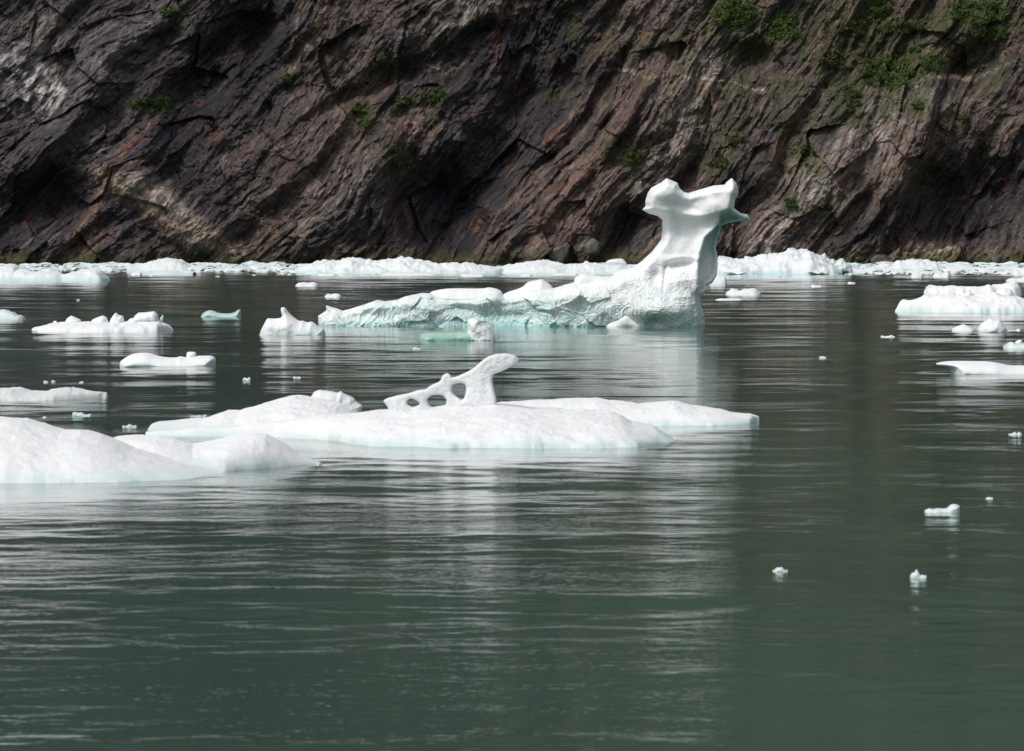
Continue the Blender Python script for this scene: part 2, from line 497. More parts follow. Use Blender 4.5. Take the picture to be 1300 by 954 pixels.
GREY = [(120, 90, 100, 24, 52, 0.9), (40, 60, 70, 60, 40, 0.5), (450, 245, 70, 40, 40, 0.45), (880, 110, 90, 40, 52, 0.55), (1080, 190, 110, 40, 55, 0.8),
        (840, 210, 80, 14, 52, 0.8), (1200, 110, 60, 40, 30, 0.5), (970, 320, 70, 20, 50, 0.7), (780, 300, 70, 16, 50, 0.6), (1000, 270, 90, 20, 52, 0.5),
        (550, 15, 80, 20, 20, 0.6), (230, 30, 90, 20, 45, 0.4), (1290, 300, 30, 60, 60, 0.6)]
PALE = [(20, 92, 38, 46, 60, (0.50, 0.49, 0.49), 1.0), (58, 112, 26, 18, 45, (0.50, 0.46, 0.42), 1.0), (150, 60, 22, 70, -38, (0.20, 0.19, 0.19), 1.0), (50, 30, 50, 26, 50, (0.30, 0.27, 0.22), 0.8),
        (205, 258, 56, 17, -38, (0.37, 0.31, 0.255), 1.0), (255, 300, 56, 12, -36, (0.34, 0.26, 0.20), 1.0), (140, 235, 18, 12, 20, (0.38, 0.32, 0.26), 0.8),
        (112, 192, 22, 20, 60, (0.34, 0.32, 0.29), 0.7), (440, 155, 22, 10, 70, (0.34, 0.22, 0.14), 0.8), (525, 150, 36, 18, 50, (0.26, 0.17, 0.13), 0.8), (590, 8, 40, 10, 50, (0.38, 0.35, 0.33), 0.7),
        (640, 5, 10, 22, 60, (0.38, 0.31, 0.24), 0.7), (1215, 60, 30, 12, 30, (0.36, 0.26, 0.19), 0.8), (1175, 322, 60, 8, 5, (0.42, 0.34, 0.25), 0.8), (1120, 165, 40, 22, 45, (0.36, 0.31, 0.29), 0.7),
        (975, 315, 50, 10, 50, (0.32, 0.27, 0.23), 0.8), (860, 200, 30, 8, 50, (0.36, 0.31, 0.27), 0.8), (910, 110, 60, 10, 52, (0.30, 0.26, 0.23), 0.6),
        (285, 318, 40, 8, 0, (0.30, 0.21, 0.15), 0.7), (560, 85, 18, 4, 15, (0.34, 0.27, 0.21), 0.8)]
VEINS = [([(770, 86), (800, 86), (826, 97), (858, 92), (880, 95), (915, 97), (975, 113)], 2.0, (0.46, 0.38, 0.30), 0.85),
         ([(1052, 110), (1075, 110)], 2.2, (0.46, 0.40, 0.35), 0.9), ([(1172, 108), (1185, 96), (1205, 93), (1230, 93), (1250, 99)], 2.6, (0.44, 0.34, 0.26), 0.9),
         ([(1195, 56), (1222, 62), (1216, 74)], 3.5, (0.42, 0.28, 0.18), 0.8), ([(1090, 90), (1118, 42), (1122, 36)], 3.0, (0.36, 0.25, 0.17), 0.7),
         ([(100, 330), (118, 260), (150, 190), (190, 150)], 6.0, (0.22, 0.13, 0.09), 0.7), ([(410, 5), (395, 40), (372, 75), (355, 100)], 4.5, (0.32, 0.26, 0.18), 0.75),
         ([(372, 20), (368, 45), (352, 75)], 2.5, (0.26, 0.22, 0.17), 0.7), ([(120, 222), (150, 235), (185, 268), (235, 300), (300, 325)], 11.0, (0.36, 0.27, 0.20), 0.9), ([(168, 228), (205, 245), (240, 272), (262, 300)], 8.0, (0.38, 0.33, 0.28), 0.8), ([(165, 240), (200, 262), (225, 285)], 2.2, (0.07, 0.05, 0.045), 0.9), ([(185, 236), (222, 262), (250, 285)], 1.8, (0.08, 0.06, 0.05), 0.9), ([(140, 232), (172, 262), (215, 296)], 2.5, (0.09, 0.055, 0.04), 0.8), ([(128, 238), (108, 275), (70, 330)], 5.0, (0.24, 0.15, 0.10), 0.7),
         ([(1150, 322), (1185, 322), (1212, 316)], 2.2, (0.50, 0.42, 0.32), 0.9), ([(515, 260), (520, 290), (512, 325)], 4.0, (0.17, 0.12, 0.09), 0.7),
         ([(628, 62), (632, 40), (640, 15)], 5.0, (0.19, 0.09, 0.055), 0.6), ([(680, 300), (760, 190), (850, 60)], 9.0, (0.15, 0.085, 0.065), 0.5),
         ([(1255, 95), (1300, 75)], 2.0, (0.32, 0.30, 0.28), 0.7)]
SHRUBS = [
    (930, 18, 26, 20, 'wide green shrub at the top of the cliff above the iceberg head', 0), (995, 33, 22, 17, 'round green shrub right of the wide one above the iceberg head', 0),
    (1113, 14, 16, 14, 'green shrub touching the top edge, left of the red rock face', 0), (1128, 92, 34, 22, 'largest dense green shrub in the middle of the right cliff', 0),
    (1182, 79, 17, 9, 'low green shrub just right of the largest shrub', 0), (1240, 16, 34, 15, 'long green shrub in the top right corner', 0), (1258, 42, 20, 9, 'green shrub hanging below the long one in the top right corner', 0),
    (1166, 133, 9, 6, 'small green shrub below the largest shrub', 0), (1085, 35, 14, 10, 'ragged olive shrub between two green shrubs near the top right', 1), (1060, 76, 18, 11, 'dull olive shrub left of the largest shrub', 1),
    (1140, 34, 30, 8, 'dark olive strip of shrubs under the red rock face', 1), (1160, 62, 7, 5, 'tiny green tuft above the largest shrub', 0), (1005, 258, 8, 8, 'small green shrub right of the iceberg head', 0),
    (1080, 125, 12, 18, 'dark olive shrub trailing below the left side of the largest shrub', 1), (800, 198, 14, 10, 'dark green shrub on a ledge left of the iceberg head', 1), (935, 178, 11, 6, 'small olive shrub straight above the iceberg right horn', 1),
    (915, 205, 10, 9, 'olive tuft close above the iceberg right horn', 1), (1025, 195, 8, 16, 'thin olive strip of plants on the middle of the right cliff', 1), (1172, 228, 6, 12, 'small green plants in a crack on the right cliff', 0),
    (215, 12, 8, 9, 'small green shrub at the top left', 0), (182, 131, 15, 5, 'low green tuft on a ledge of the left cliff', 0), (206, 129, 9, 5, 'small green tuft beside the low tuft on the left cliff', 0),
    (484, 77, 11, 9, 'dull green shrub in the upper middle of the cliff', 1), (363, 99, 6, 6, 'lone small green tuft on the upper left cliff', 0), (457, 140, 8, 9, 'green shrub over the pale brown rock in the middle', 0),
    (463, 157, 8, 6, 'small green shrub hanging over the pale brown rock', 0), (515, 129, 14, 5, 'flat green shrub on top of the brown knob', 0), (553, 123, 13, 8, 'green shrub on the right shoulder of the brown knob', 0),
    (510, 209, 10, 7, 'olive tuft at the top of the dark rock corner in the middle', 1), (500, 190, 5, 10, 'thin olive strip above the dark rock corner', 1), (1050, 262, 7, 5, 'small olive tuft on the lower right cliff', 1),
    (1225, 150, 7, 5, 'small olive tuft beside the dark hollow on the right', 1)]
CXS, CZS, CYC = build_cliff()

def cliff_y(px, py):
    """distance of the rock face at a point given in photo units"""
    Y = CY + 10.0
    for _ in range(6):
        x, z = float(xat(px, Y)), float(zat(py, Y))
        i = int(np.clip(np.searchsorted(CXS, x), 0, len(CXS) - 1)); j = int(np.clip(np.searchsorted(CZS, z), 0, len(CZS) - 1))
        Y = float(CYC[j, i])
    return Y

# ------------------------------------------------------------------ ice builders
def floe(name, ridges, mat, label, cat='ice floe', group=None, step_px=1.3, ny=70, amp=0.05, jag=0.0, wetk=0.35, wetbase=0.0, seed=0.0, nscale=1.6, facet=0.35):
    """A low floe: the upper envelope of rounded ridges. Each ridge has its crest (photo points), waterline in front, depth behind."""
    rr = []
    for r in ridges:
        fr = r['front']
        fr = fr if isinstance(fr, list) else [(r['top'][0][0], fr), (r['top'][-1][0], fr)]
        yf = float(dist(np.mean([p[1] for p in fr])))
        rr.append((r, fr, yf + r.get('df', r.get('d', 2.0) * 0.5)))
    p0 = min(r['top'][0][0] for r in ridges); p1 = max(r['top'][-1][0] for r in ridges)
    Ymid = float(np.mean([q[2] for q in rr]))
    Y0 = min(float(dist(max(p[1] for p in q[1]))) for q in rr) - 0.6
    Y1 = max(q[2] + q[0].get('db', q[0].get('d', 2.0) * 0.5) for q in rr) + 0.6
    pxs = np.linspace(p0 - 3, p1 + 3, int((p1 - p0 + 6) / step_px) + 2)
    xs = xat(pxs, Ymid)
    ys = np.linspace(Y0, Y1, ny)
    X, Y = np.meshgrid(xs, ys)
    nz1 = fbm(X * nscale + seed, Y * nscale, seed, 4)
    Xw = X + amp * 1.5 * fbm(X * nscale, Y * nscale, seed + 40, 2)
    Zt = np.full(X.shape, -1.0)
    for r, fr, Yr in rr:
        px = Xw / Yr * F + W0 / 2
        a, b = r['top'][0][0], r['top'][-1][0]
        h = zat(interp(r['top'], px), Yr)
        if jag: h = h * (1 + jag * fbm(px / 9.0, seed + 3.1, 0.0, 3))
        tp = np.clip(np.minimum(px - a, b - px) / (0.12 * (b - a) + 4), 0, 1)
        tp = np.sqrt(np.clip(1 - (1 - tp) ** 2, 0, 1))
        yfr = dist(interp(fr, px))
        fw = np.maximum(Yr - yfr, 0.25) * (0.35 + 0.65 * tp)
        bw = r.get('db', r.get('d', 2.0) * 0.5) * (0.25 + 0.75 * tp)
        tt = np.where(Y < Yr, (Yr - Y) / fw, (Y - Yr) / bw) + 1.4 * min(amp, 0.1) * fbm(X * nscale * 0.7, Y * nscale * 0.7, seed + 9, 3)
        tt = np.maximum(tt, 0)
        pr = np.clip(1 - np.clip(tt, 0, 1) ** r.get('p', 2.2), 0, 1) ** (1 / r.get('q', 1.7))
        zz = np.maximum(h, 0.02) * pr
        zz = np.where(tt > 1, -(tt - 1) * np.minimum(fw, 1.5) * 0.8 - 0.02, zz)
        edge = np.minimum(px - a, b - px)
        zz = np.where(edge < 0, -0.3, zz)
        zz = np.where(h < 0, np.minimum(zz, h), zz)
        Zt = np.maximum(Zt, zz)
    Zt = np.maximum(Zt, -0.45)
    rel = sstep(0.02, 0.35, Zt)
    Zn = Zt + amp * nz1 * (0.1 + 0.9 * rel)
    if jag:
        Zn += jag * 0.25 * fbm(X * nscale * 4, Y * nscale * 4, seed + 80, 3) * rel * np.maximum(Zt, 0)
    _, _, pl, cv = worley(X * nscale * 0.9 + seed, Y * nscale * 0.9 + 0.6 * Zt, 5)
    _, _, plb, _ = worley(X * nscale * 2.4 + seed, Y * nscale * 2.4 + Zt, 6)
    Zn += facet * (0.5 * pl + 0.18 * plb) * rel * np.maximum(Zt, 0)
    Zn += 0.35 * amp * fbm(X * nscale * 6, Y * nscale * 6, seed + 33, 3) * rel
    Yn = Y + amp * 1.2 * fbm(X * nscale, Zt * nscale * 2, seed + 20, 3)
    keep = Zn > -0.40
    cell = keep[:-1, :-1] | keep[1:, :-1] | keep[:-1, 1:] | keep[1:, 1:]
    fc = grid_faces(len(ys), len(xs))[cell.ravel()]
    Vv = np.stack([X, Yn, Zn], -1).reshape(-1, 3)
    hmax = max(0.15, float(Zn.max()))
    wet = wetbase + wetk * sstep(0.30 * hmax + 0.04, 0.0, Zn + 0.10 * hmax * nz1) + 0.10 * fbm(X * 0.8, Y * 0.8, seed + 60, 3)
    used = np.unique(fc)
    mp = np.full(len(Vv), -1); mp[used] = np.arange(len(used))
    o = mesh_obj(name, Vv[used], mp[fc], mat, attrs={'wet': wet.ravel()[used]})
    recentre(o, (float(xat((p0 + p1) / 2, Ymid)), Ymid, 0.0))
    tag(o, label, cat, group)
    return o

def sdf(P, loops):
    d = np.full(len(P), 1e9); inside = np.zeros(len(P), bool); near = np.zeros_like(P)
    for lp in loops:
        lp = np.asarray(lp, float)
        for a, b in zip(lp, np.roll(lp, -1, 0)):
            e = b - a
            t = np.clip(((P - a) @ e) / max(1e-12, e @ e), 0, 1)
            q = a + t[:, None] * e
            dd = np.hypot(*(P - q).T)
            m = dd < d
            d = np.where(m, dd, d); near[m] = q[m]
            c = ((a[1] > P[:, 1]) != (b[1] > P[:, 1]))
            with np.errstate(divide='ignore', invalid='ignore'):
                xi = a[0] + (P[:, 1] - a[1]) / (b[1] - a[1]) * e[0]
            inside ^= c & (P[:, 0] < xi)
    return d, inside, near

def smooth_loop(lp, n=2):
    lp = np.asarray(lp, float)
    for _ in range(n):
        nx = np.roll(lp, -1, 0)
        lp = np.stack([lp * 0.75 + nx * 0.25, lp * 0.25 + nx * 0.75], 1).reshape(-1, 2)
    return lp

def slab(name, loops, Y, half, mat, res=0.04, rnd=0.5, sculpt=None, amp=0.03, nscale=2.5, wet=0.0, wetk=0.3, wetz=0.6, seed=0.0, parent=None, smooth=1, jitter=0.0):
    """Upright ice: a silhouette (photo points) given real rounded depth in front of and behind the plane at distance Y."""
    L = []
    for lp in loops:
        lp = smooth_loop(lp, smooth) if smooth else np.asarray(lp, float)
        L.append(np.stack([xat(lp[:, 0], Y), zat(lp[:, 1], Y)], -1))
    lo, hi = L[0].min(0) - 2 * res, L[0].max(0) + 2 * res
    gx, gz = np.arange(lo[0], hi[0], res), np.arange(lo[1], hi[1], res)
    X, Z = np.meshgrid(gx, gz)
    Xq = X + jitter * fbm(X / 0.25, Z / 0.25, seed + 2, 3)
    Zq = Z + jitter * fbm(X / 0.25, Z / 0.25, seed + 6, 3)
    d, ins, near = sdf(np.stack([Xq.ravel(), Zq.ravel()], -1), L)
    insg = ins.reshape(X.shape)
    cell = (insg[:-1, :-1].astype(int) + insg[1:, :-1] + insg[:-1, 1:] + insg[1:, 1:]) >= 2
    fc = grid_faces(len(gz), len(gx))[cell.ravel()]
    used = np.unique(fc)
    mp = np.full(X.size, -1); mp[used] = np.arange(len(used))
    F0 = mp[fc]
    x, z = X.ravel()[used].copy(), Z.ravel()[used].copy()
    dd = np.where(ins[used], d[used], 0)
    # border vertices: those on an edge used once
    e = np.concatenate([F0[:, [0, 1]], F0[:, [1, 2]], F0[:, [2, 3]], F0[:, [3, 0]]])
    e.sort(1)
    key, cnt = np.unique(e[:, 0].astype(np.int64) * len(used) + e[:, 1], return_counts=True)
    bk = key[cnt == 1]
    bord = np.zeros(len(used), bool); bord[(bk // len(used))] = True; bord[(bk % len(used))] = True
    dd[bord] = 0
    if not jitter:
        nb = near[used][bord]
        ok = np.hypot(nb[:, 0] - x[bord], nb[:, 1] - z[bord]) < res * 1.3
        xb, zb = x[bord], z[bord]
        xb[ok] = nb[ok, 0]; zb[ok] = nb[ok, 1]
        x[bord] = xb; z[bord] = zb
    hf = half(x, z) if callable(half) else np.full(x.shape, half)
    rd = rnd(x, z) if callable(rnd) else rnd
    prof = np.sqrt(np.clip(1 - (1 - np.clip(dd / rd, 0, 1)) ** 2, 0, 1))
    edge = np.clip(dd / (rd * 0.5), 0, 1)
    px, py = x / Y * F + W0 / 2, HORIZON + (CAM_H - z) / Y * F
    front = hf * prof
    wv = wet + wetk * sstep(wetz, 0, z + 0.25 * fbm(x * 0.9, z * 0.9, seed + 3, 3))
    if sculpt is not None:
        ds, wv = sculpt(px, py, x, z, wv)
        front = np.maximum(front + ds * edge, 0.02 * prof)
    front = front + amp * fbm(x * nscale, z * nscale, seed, 4) * edge
    back = hf * prof * 0.9 + amp * 2 * fbm(x * nscale * 0.6, z * nscale * 0.6, seed + 50, 3) * edge
    n = len(used)
    yw = 0.10 * fbm(x * 1.1, z * 1.1, seed + 70, 2)
    A = np.stack([x, Y - front + yw, z], -1); B = np.stack([x, Y + back + yw, z], -1)
    ib = np.arange(n) + n
    ib[bord] = np.arange(n)[bord]
    fb = ib[F0][:, ::-1]
    Vv = np.concatenate([A, B])
    faces = np.concatenate([F0, fb])
    us = np.unique(faces); m2 = np.full(2 * n, -1); m2[us] = np.arange(len(us))
    o = mesh_obj(name, Vv[us], m2[faces], mat, parent, attrs={'wet': np.concatenate([wv, wv])[us]})
    if parent is None:
        recentre(o, (float(x.mean()), Y, 0.0))
    else:
        recentre(o, (float(x.mean()), Y, float(z.min())))
        o.location = (o.location[0] - parent.location[0], o.location[1] - parent.location[1], o.location[2] - parent.location[2])
    return o

import bmesh
def ico(sub):
    bm = bmesh.new()
    bmesh.ops.create_icosphere(bm, subdivisions=sub, radius=1.0)
    bm.verts.ensure_lookup_table()
    V = np.array([v.co[:] for v in bm.verts]); Fc = np.array([[v.index for v in f.verts] for f in bm.faces])
    bm.free()
    return V, Fc
ICO = {k: ico(k) for k in (1, 2, 3, 4)}

def chunk(rng, sub=3, planes=9, tight=0.62):
    V, Fc = ICO[sub]
    N = rng.normal(size=(planes, 3)); N /= np.linalg.norm(N, axis=1)[:, None]
    dd = rng.uniform(tight, 0.95, planes)
    c = V @ N.T
    r = np.where(c > 1e-3, dd / np.maximum(c, 1e-3), 9.0)
    k = 80.0
    rad = -np.log(np.exp(-k * np.minimum(r, 2)).sum(1) + math.exp(-k)) / k
    W = V * rad[:, None]
    lo, hi = W.min(0), W.max(0)
    return (W - (lo + hi) / 2) / (hi - lo) * 2, Fc

def block(px0, px1, py0, py1, Y, mat, name='ice_block', parent=None, label=None, cat=None, group=None, seed=1, sub=4, depth=0.9, wet=0.05, floating=False, tight=0.62):
    """a broken lump of ice filling the given photo extent at distance Y"""
    rng = np.random.RandomState(seed)
    V, Fc = chunk(rng, sub, planes=6, tight=tight - 0.28)
    w = (px1 - px0) / F * Y
    zt, zb = float(zat(py0, Y)), float(zat(py1, Y))
    if floating: zb -= 0.6 * (zt - zb)
    S = np.array([w / 2, w / 2 * depth, (zt - zb) / 2])
    P = V * S
    nn = fbm(P[:, 0] * 2.2 / max(w, .2) + seed, P[:, 1] * 2.2 / max(w, .2), P[:, 2] * 2.2 / max(w, .2), 4)
    _, _, pl, _ = worley(P[:, 0] * 3.2 / max(w, .2) + seed, P[:, 2] * 3.2 / max(w, .2) + P[:, 1] * 2.0 / max(w, .2), 4)
    P *= (1 + 0.08 * nn + 0.14 * pl)[:, None]
    P[:, 2] += (zt + zb) / 2
    wt = wet + 0.35 * sstep(0.25 * zt, 0.0, P[:, 2]) if floating else wet + 0 * P[:, 2]
    c = np.array([float(xat((px0 + px1) / 2, Y)), Y, 0.0])
    o = mesh_obj(name, P, Fc, mat, parent, attrs={'wet': wt})
    o.location = c if parent is None else c - np.array(parent.location)
    tag(o, label, cat, group)
    return o

# ------------------------------------------------------------------ the sculpted iceberg
BERG_Y = float(dist(415)) + 2.2
def build_iceberg():
    out = [(404, 409), (404, 401), (414, 394.7), (414, 388), (428, 392), (435.7, 394.7), (451, 390.4), (463.6, 386.4), (478.9, 380.8), (489, 382.6),
           (504, 380.8), (514.4, 376.5), (536, 372), (546, 372.5), (556, 377), (580, 378.5), (600, 378), (612, 372), (632, 371.5), (642, 378), (663, 374), (676, 369), (690, 366), (703, 366),
           (719, 361), (731, 358), (745, 357), (760.8, 352.5), (777, 350.8), (783.9, 343.9), (804.6, 339.2), (813.9, 332.3), (827.7, 319.6), (839.2, 304.6),
           (840.9, 290.8), (840.4, 279.2), (834.6, 274.6), (823, 271.2), (815, 266.5), (819.6, 262), (819, 256), (822, 245.8), (826.5, 238.8), (839, 232),
           (846, 226.4), (860, 232.4), (862.3, 238.8), (868, 244), (873.8, 245.3), (887.7, 241), (906, 235.8), (920, 234.7), (922.3, 231.2), (928.8, 226.3),
           (935, 233), (936.9, 240), (936.6, 248), (933.4, 251.5), (931.5, 264.2), (939.6, 270.5), (948.9, 272.3), (953, 280.8), (938.5, 281.5),
           (924.6, 283.4), (915.4, 287.3), (913.5, 295.4), (910.8, 302.3), (908, 313.9), (911.2, 325.4), (910.8, 339.2), (909.6, 350.8), (903.8, 360),
           (898, 362.3), (900.4, 369.2), (888.8, 376.6), (890, 387.7), (893.5, 397), (895, 414), (896, 440), (404, 440)]
    def half(x, z):
        px = x / BERG_Y * F + 650
        low = interp([(400, 0.6), (450, 1.0), (540, 1.7), (650, 2.0), (760, 2.6), (860, 2.9), (900, 2.4)], px)
        up = np.clip((z - 1.5) / 2.2, 0, 1)
        return low * (1 - up) + 1.45 * up
    def rnd(x, z):
        return 0.42 + 0.55 * np.clip((3.5 - z) / 3.5, 0, 1)
    def sculpt(px, py, x, z, wv):
        ds = np.zeros_like(px)
        # head overhangs the neck; its lip sags in the middle
        lip = interp([(815, 268), (838, 272), (855, 270), (872, 275), (890, 277), (908, 274), (925, 268), (955, 284)], px)
        head = sstep(lip + 5, lip - 5, py)
        ds += 0.42 * head
        # facets of the head
        ds += 0.38 * head * blob(px, py, 843, 246, 17, 15) - 0.50 * head * blob(px, py, 876, 262, 20, 14) + 0.25 * head * blob(px, py, 902, 262, 16, 9)
        ds += 0.35 * head * blob(px, py, 928, 244, 9, 16)
        ds -= 0.18 * blob(px, py, 862, 262, 5, 22, 75)
        neck = sstep(340, 300, py) * (1 - head)
        ds -= 0.35 * neck * blob(px, py, 872, 296, 26, 26)
        # the set-back slab on the right of the neck
        ed = interp([(284, 912), (302, 895), (323, 889), (339, 886), (367, 886), (415, 889)], py)
        right = sstep(-1.5, 3.5, px - ed) * (1 - head) * sstep(405, 380, py)
        ds -= 1.25 * right
        ds += 0.22 * np.exp(-((px - ed + 4) / 4) ** 2) * (1 - head) * sstep(286, 305, py)
        # mouth-like hollow and ledge under it
        ds -= 0.55 * blob(px, py, 864, 336, 19, 6.5, 5, 1.8)
        ds += 0.22 * blob(px, py, 866, 352, 20, 12, 8, 1.2)
        ds -= 0.3 * np.exp(-((px - 843 + (py - 345) * 0.1) / 2.2) ** 2) * sstep(330, 342, py) * sstep(372, 355, py)
        ds -= 0.45 * blob(px, py, 832, 352, 8, 12)
        # hollows in the long body
        ds -= 0.9 * blob(px, py, 640, 398, 55, 16) + 0.5 * blob(px, py, 470, 400, 20, 8) + 0.5 * blob(px, py, 580, 390, 22, 9)
        ds += 0.5 * blob(px, py, 600, 385, 7, 20, 70) + 0.6 * blob(px, py, 835, 395, 45, 14)
        ds -= 0.5 * blob(px, py, 828, 408, 12, 8)
        # melt scallops: cups with sharp rims, sweeping with the flow
        body = sstep(318, 352, py)
        _, _, fp, _ = worley(px / 30 + 0.2 * fbm(px / 30, py / 30, 2.0, 2), py / 24, 21)
        _, _, fq, _ = worley(px / 13, py / 12, 22)
        ds += (0.30 * fp + 0.05 * fq) * sstep(810, 750, px) * body
        ang = np.radians(interp([(400, 70), (480, 60), (540, -10), (600, -25), (660, 40), (740, 52), (800, 12), (860, -4), (900, -12)], px) + 26 * fbm(px / 45, py / 30, 3.0, 2))
        ca, sa = np.cos(ang), np.sin(ang)
        wx = px + 6 * fbm(px / 34, py / 22, 5.0, 2); wy = py + 4 * fbm(px / 34, py / 22, 8.0, 2)
        u, v = wx * ca - wy * sa, wx * sa + wy * ca
        f1, f2, _, cv = worley(u / 30, v / 8, 11)
        g1, g2, _, _ = worley(u / 10 + 3, v / 3.8, 12)
        b1, b2, _, _ = worley(wx / 46, wy / 26, 13)
        cup = np.clip(f1, 0, 1) ** 2
        sc = 0.125 * (cup - 0.3) + 0.03 * (np.clip(g1, 0, 1) ** 2 - 0.3) + 0.34 * (np.clip(b1, 0, 1) ** 2 - 0.3)
        ds += sc * body * 1.0 + 0.06 * sc * (1 - body)
        low = sstep(345, 412, py)
        rim = sstep(0.16, 0.02, f2 - f1)
        blue = 0.22 + 0.75 * low + 0.5 * blob(px, py, 645, 400, 70, 18) - 0.25 * sstep(520, 420, px)
        blue = blue + 0.30 * fbm(px / 30, py / 20, 12.0, 3)
        w2 = np.clip(blue * (0.62 - 0.75 * cup) + 0.05 * low + 0.35 * sstep(405, 414, py), 0, 1) * (1 - 0.6 * rim)
        wv = body * w2 + (1 - body) * (0.30 * neck * (0.7 + 0.5 * fbm(px / 22, py / 30, 15.0, 2)) + 0.30 * right)
        streak = fbm(u / 26, v / 2.6, 17.0, 3)
        wv = wv + body * 0.38 * streak * (0.35 + low) + 0.06 * fbm(px / 3.0, py / 3.0, 19.0, 2)
        wv = np.clip(wv, 0, 1) * (1 - head) + 0.02 * head
        return ds, wv
    o = slab('iceberg', [out], BERG_Y, half, M_BERG, res=0.033, rnd=rnd, sculpt=sculpt, amp=0.035, nscale=2.2, smooth=0, seed=3.0)
    tag(o, 'tall sculpted blue-white iceberg with an anvil-shaped head and long scalloped tail', 'iceberg')
    # snow caps lying on the tail
    slab('snow_cap', [[(545, 372), (552.5, 368.6), (572.8, 366), (613.4, 366.8), (621, 364.5), (635, 368), (638.8, 374), (640, 392), (600, 394), (556, 392), (548, 378)]], BERG_Y + 0.25, 1.2, M_SNOW, rnd=0.75, amp=0.06, parent=o, seed=5)
    slab('snow_cap', [[(634, 381), (640, 372), (663, 365.5), (669, 358.4), (680, 356), (688.3, 354.3), (692, 357), (701, 363), (704, 372), (700, 388), (640, 392)]], BERG_Y + 0.3, 1.3, M_SNOW, rnd=0.6, amp=0.05, parent=o, seed=6)
    slab('snow_cap', [[(728, 360), (729.6, 353), (737.7, 347), (748, 348.5), (760.8, 351), (777, 351), (780, 366), (745, 372), (732, 370)]], BERG_Y + 0.1, 1.3, M_SNOW, rnd=0.3, amp=0.05, parent=o, seed=7)
    slab('ice_block', [[(758, 425), (776, 406), (790, 397), (798, 396), (808, 404), (821, 416), (823, 425)]], BERG_Y - 2.3, 0.6, M_BERG, rnd=0.6, amp=0.05, parent=o, seed=8)
build_iceberg()

# ------------------------------------------------------------------ foreground floe on the left
floe('ice_floe', [
    dict(top=[(-170, 580), (-100, 548), (-40, 533), (0, 529), (34, 532.5), (57.5, 539), (81, 546), (108, 546), (132, 552), (150, 560), (169, 570), (203, 581.5), (237, 591), (291, 602.5)],
         front=[(-170, 600), (-100, 610), (0, 613.7), (84, 613.9), (169, 612.7), (254, 608.6), (292, 603.5)], df=3.0, db=3.2, p=2.0, q=1.25),
    dict(top=[(95, 575), (130, 560), (150, 555), (169, 552.8), (203, 553.6), (223, 557.5), (240, 563), (260, 572), (275, 580)], front=600, df=2.6, db=2.5, p=2.0, q=1.3),
    dict(top=[(180, 590), (215, 573), (237, 564.5), (271, 559.5), (304.6, 552), (325, 550.2), (338, 551), (355, 559.5), (379, 576.5), (395, 584), (407, 588.5)],
         front=[(180, 602), (294, 599), (338, 596), (403, 592.4)], df=2.2, db=2.2, p=2.0, q=1.3)],
    M_SNOW, 'big smooth two-humped white floe in the left foreground cut by the photo edge', ny=190, facet=0.03, amp=0.035, wetk=0.42, seed=1.0, nscale=1.2)

# ------------------------------------------------------------------ central floe with the pierced fin
mid = floe('ice_floe', [
    dict(top=[(186, 548), (240, 545), (300, 542), (341.6, 537.7), (410.8, 527.5), (461.5, 524.2), (480, 522.3), (524, 520), (581.5, 514), (630, 512.5), (680, 517), (714.6, 520.5), (750, 520.8), (772, 522), (786, 526), (800, 534), (830, 542), (846, 552), (862, 560.5)],
         front=[(186, 549), (240, 554), (350, 556), (420, 560), (475, 567), (560, 569), (700, 569), (800, 568), (846, 564.5), (862, 562)], df=3.2, db=3.0, p=2.4, q=1.5),
    dict(top=[(186, 541), (200.8, 535.4), (219, 534), (261, 531), (288.5, 522.7), (306, 522.5), (337, 511), (371.5, 503), (380, 502.6), (400, 505), (430, 512), (445, 520), (458, 528)],
         front=[(186, 549), (300, 556), (458, 556)], df=5.2, db=2.4, p=2.0, q=1.25)],
    M_SNOW, 'broad white floe in the middle carrying a pierced fin of ice', ny=170, facet=0.10, amp=0.045, wetk=0.5, seed=2.0, nscale=1.3)
FY = float(dist(567)) + 4.4
fin_out = [(486, 509.4), (490.3, 506), (503.8, 502.6), (520.8, 499.2), (532.6, 495), (540.2, 495), (546, 490), (559.7, 484), (560.5, 478), (567.3, 473.5), (572.8, 476.4),
           (572.8, 479.8), (581.7, 478), (597, 470.5), (605.4, 463.7), (615.5, 455), (627.4, 449.6), (646, 449), (656, 452.3), (660, 457.8), (647.7, 466.2), (635.8, 472), (625, 475.9),
           (624.8, 485.7), (627.4, 495.8), (630, 506), (631, 524), (560, 532), (494, 536), (494, 522), (492.5, 517)]
fin_holes = [[(515.4, 511), (521.6, 505), (533.5, 512), (529, 516), (522.5, 517)],
             [(542.4, 506.8), (549.5, 501.3), (559.7, 501.3), (566, 506.8), (566, 514.5), (558, 517), (549.5, 517.8), (544.5, 513.6)],
             [(573.2, 494), (575, 488.2), (588.5, 486.2), (592.2, 494), (590.2, 502.6), (586.8, 508.5), (580, 503.5), (575, 499.2)]]
def grow(lp, f):
    c = np.mean(lp, 0)
    return [tuple(c + (np.array(p) - c) * f) for p in lp]
slab('ice_fin', [fin_out] + [grow(h, 1.06) for h in fin_holes], FY, 0.10, M_GREY, res=0.010, rnd=0.08, amp=0.022, nscale=8.0, parent=mid, seed=11, wet=0.15, wetk=0.25, jitter=0.009)
slab('ice_crest', [[(390, 514), (398, 498), (407, 494.8), (422, 497), (428, 498.5), (433, 496.6), (441, 502), (450, 506.5), (451, 509), (460, 514.6), (460, 518), (456, 530), (430, 534), (396, 534)]], float(dist(554)) + 6.2, 0.32, M_GREY, res=0.014, rnd=0.4, amp=0.05, nscale=5.0, parent=mid, seed=12, wet=0.2, smooth=0, jitter=0.02)

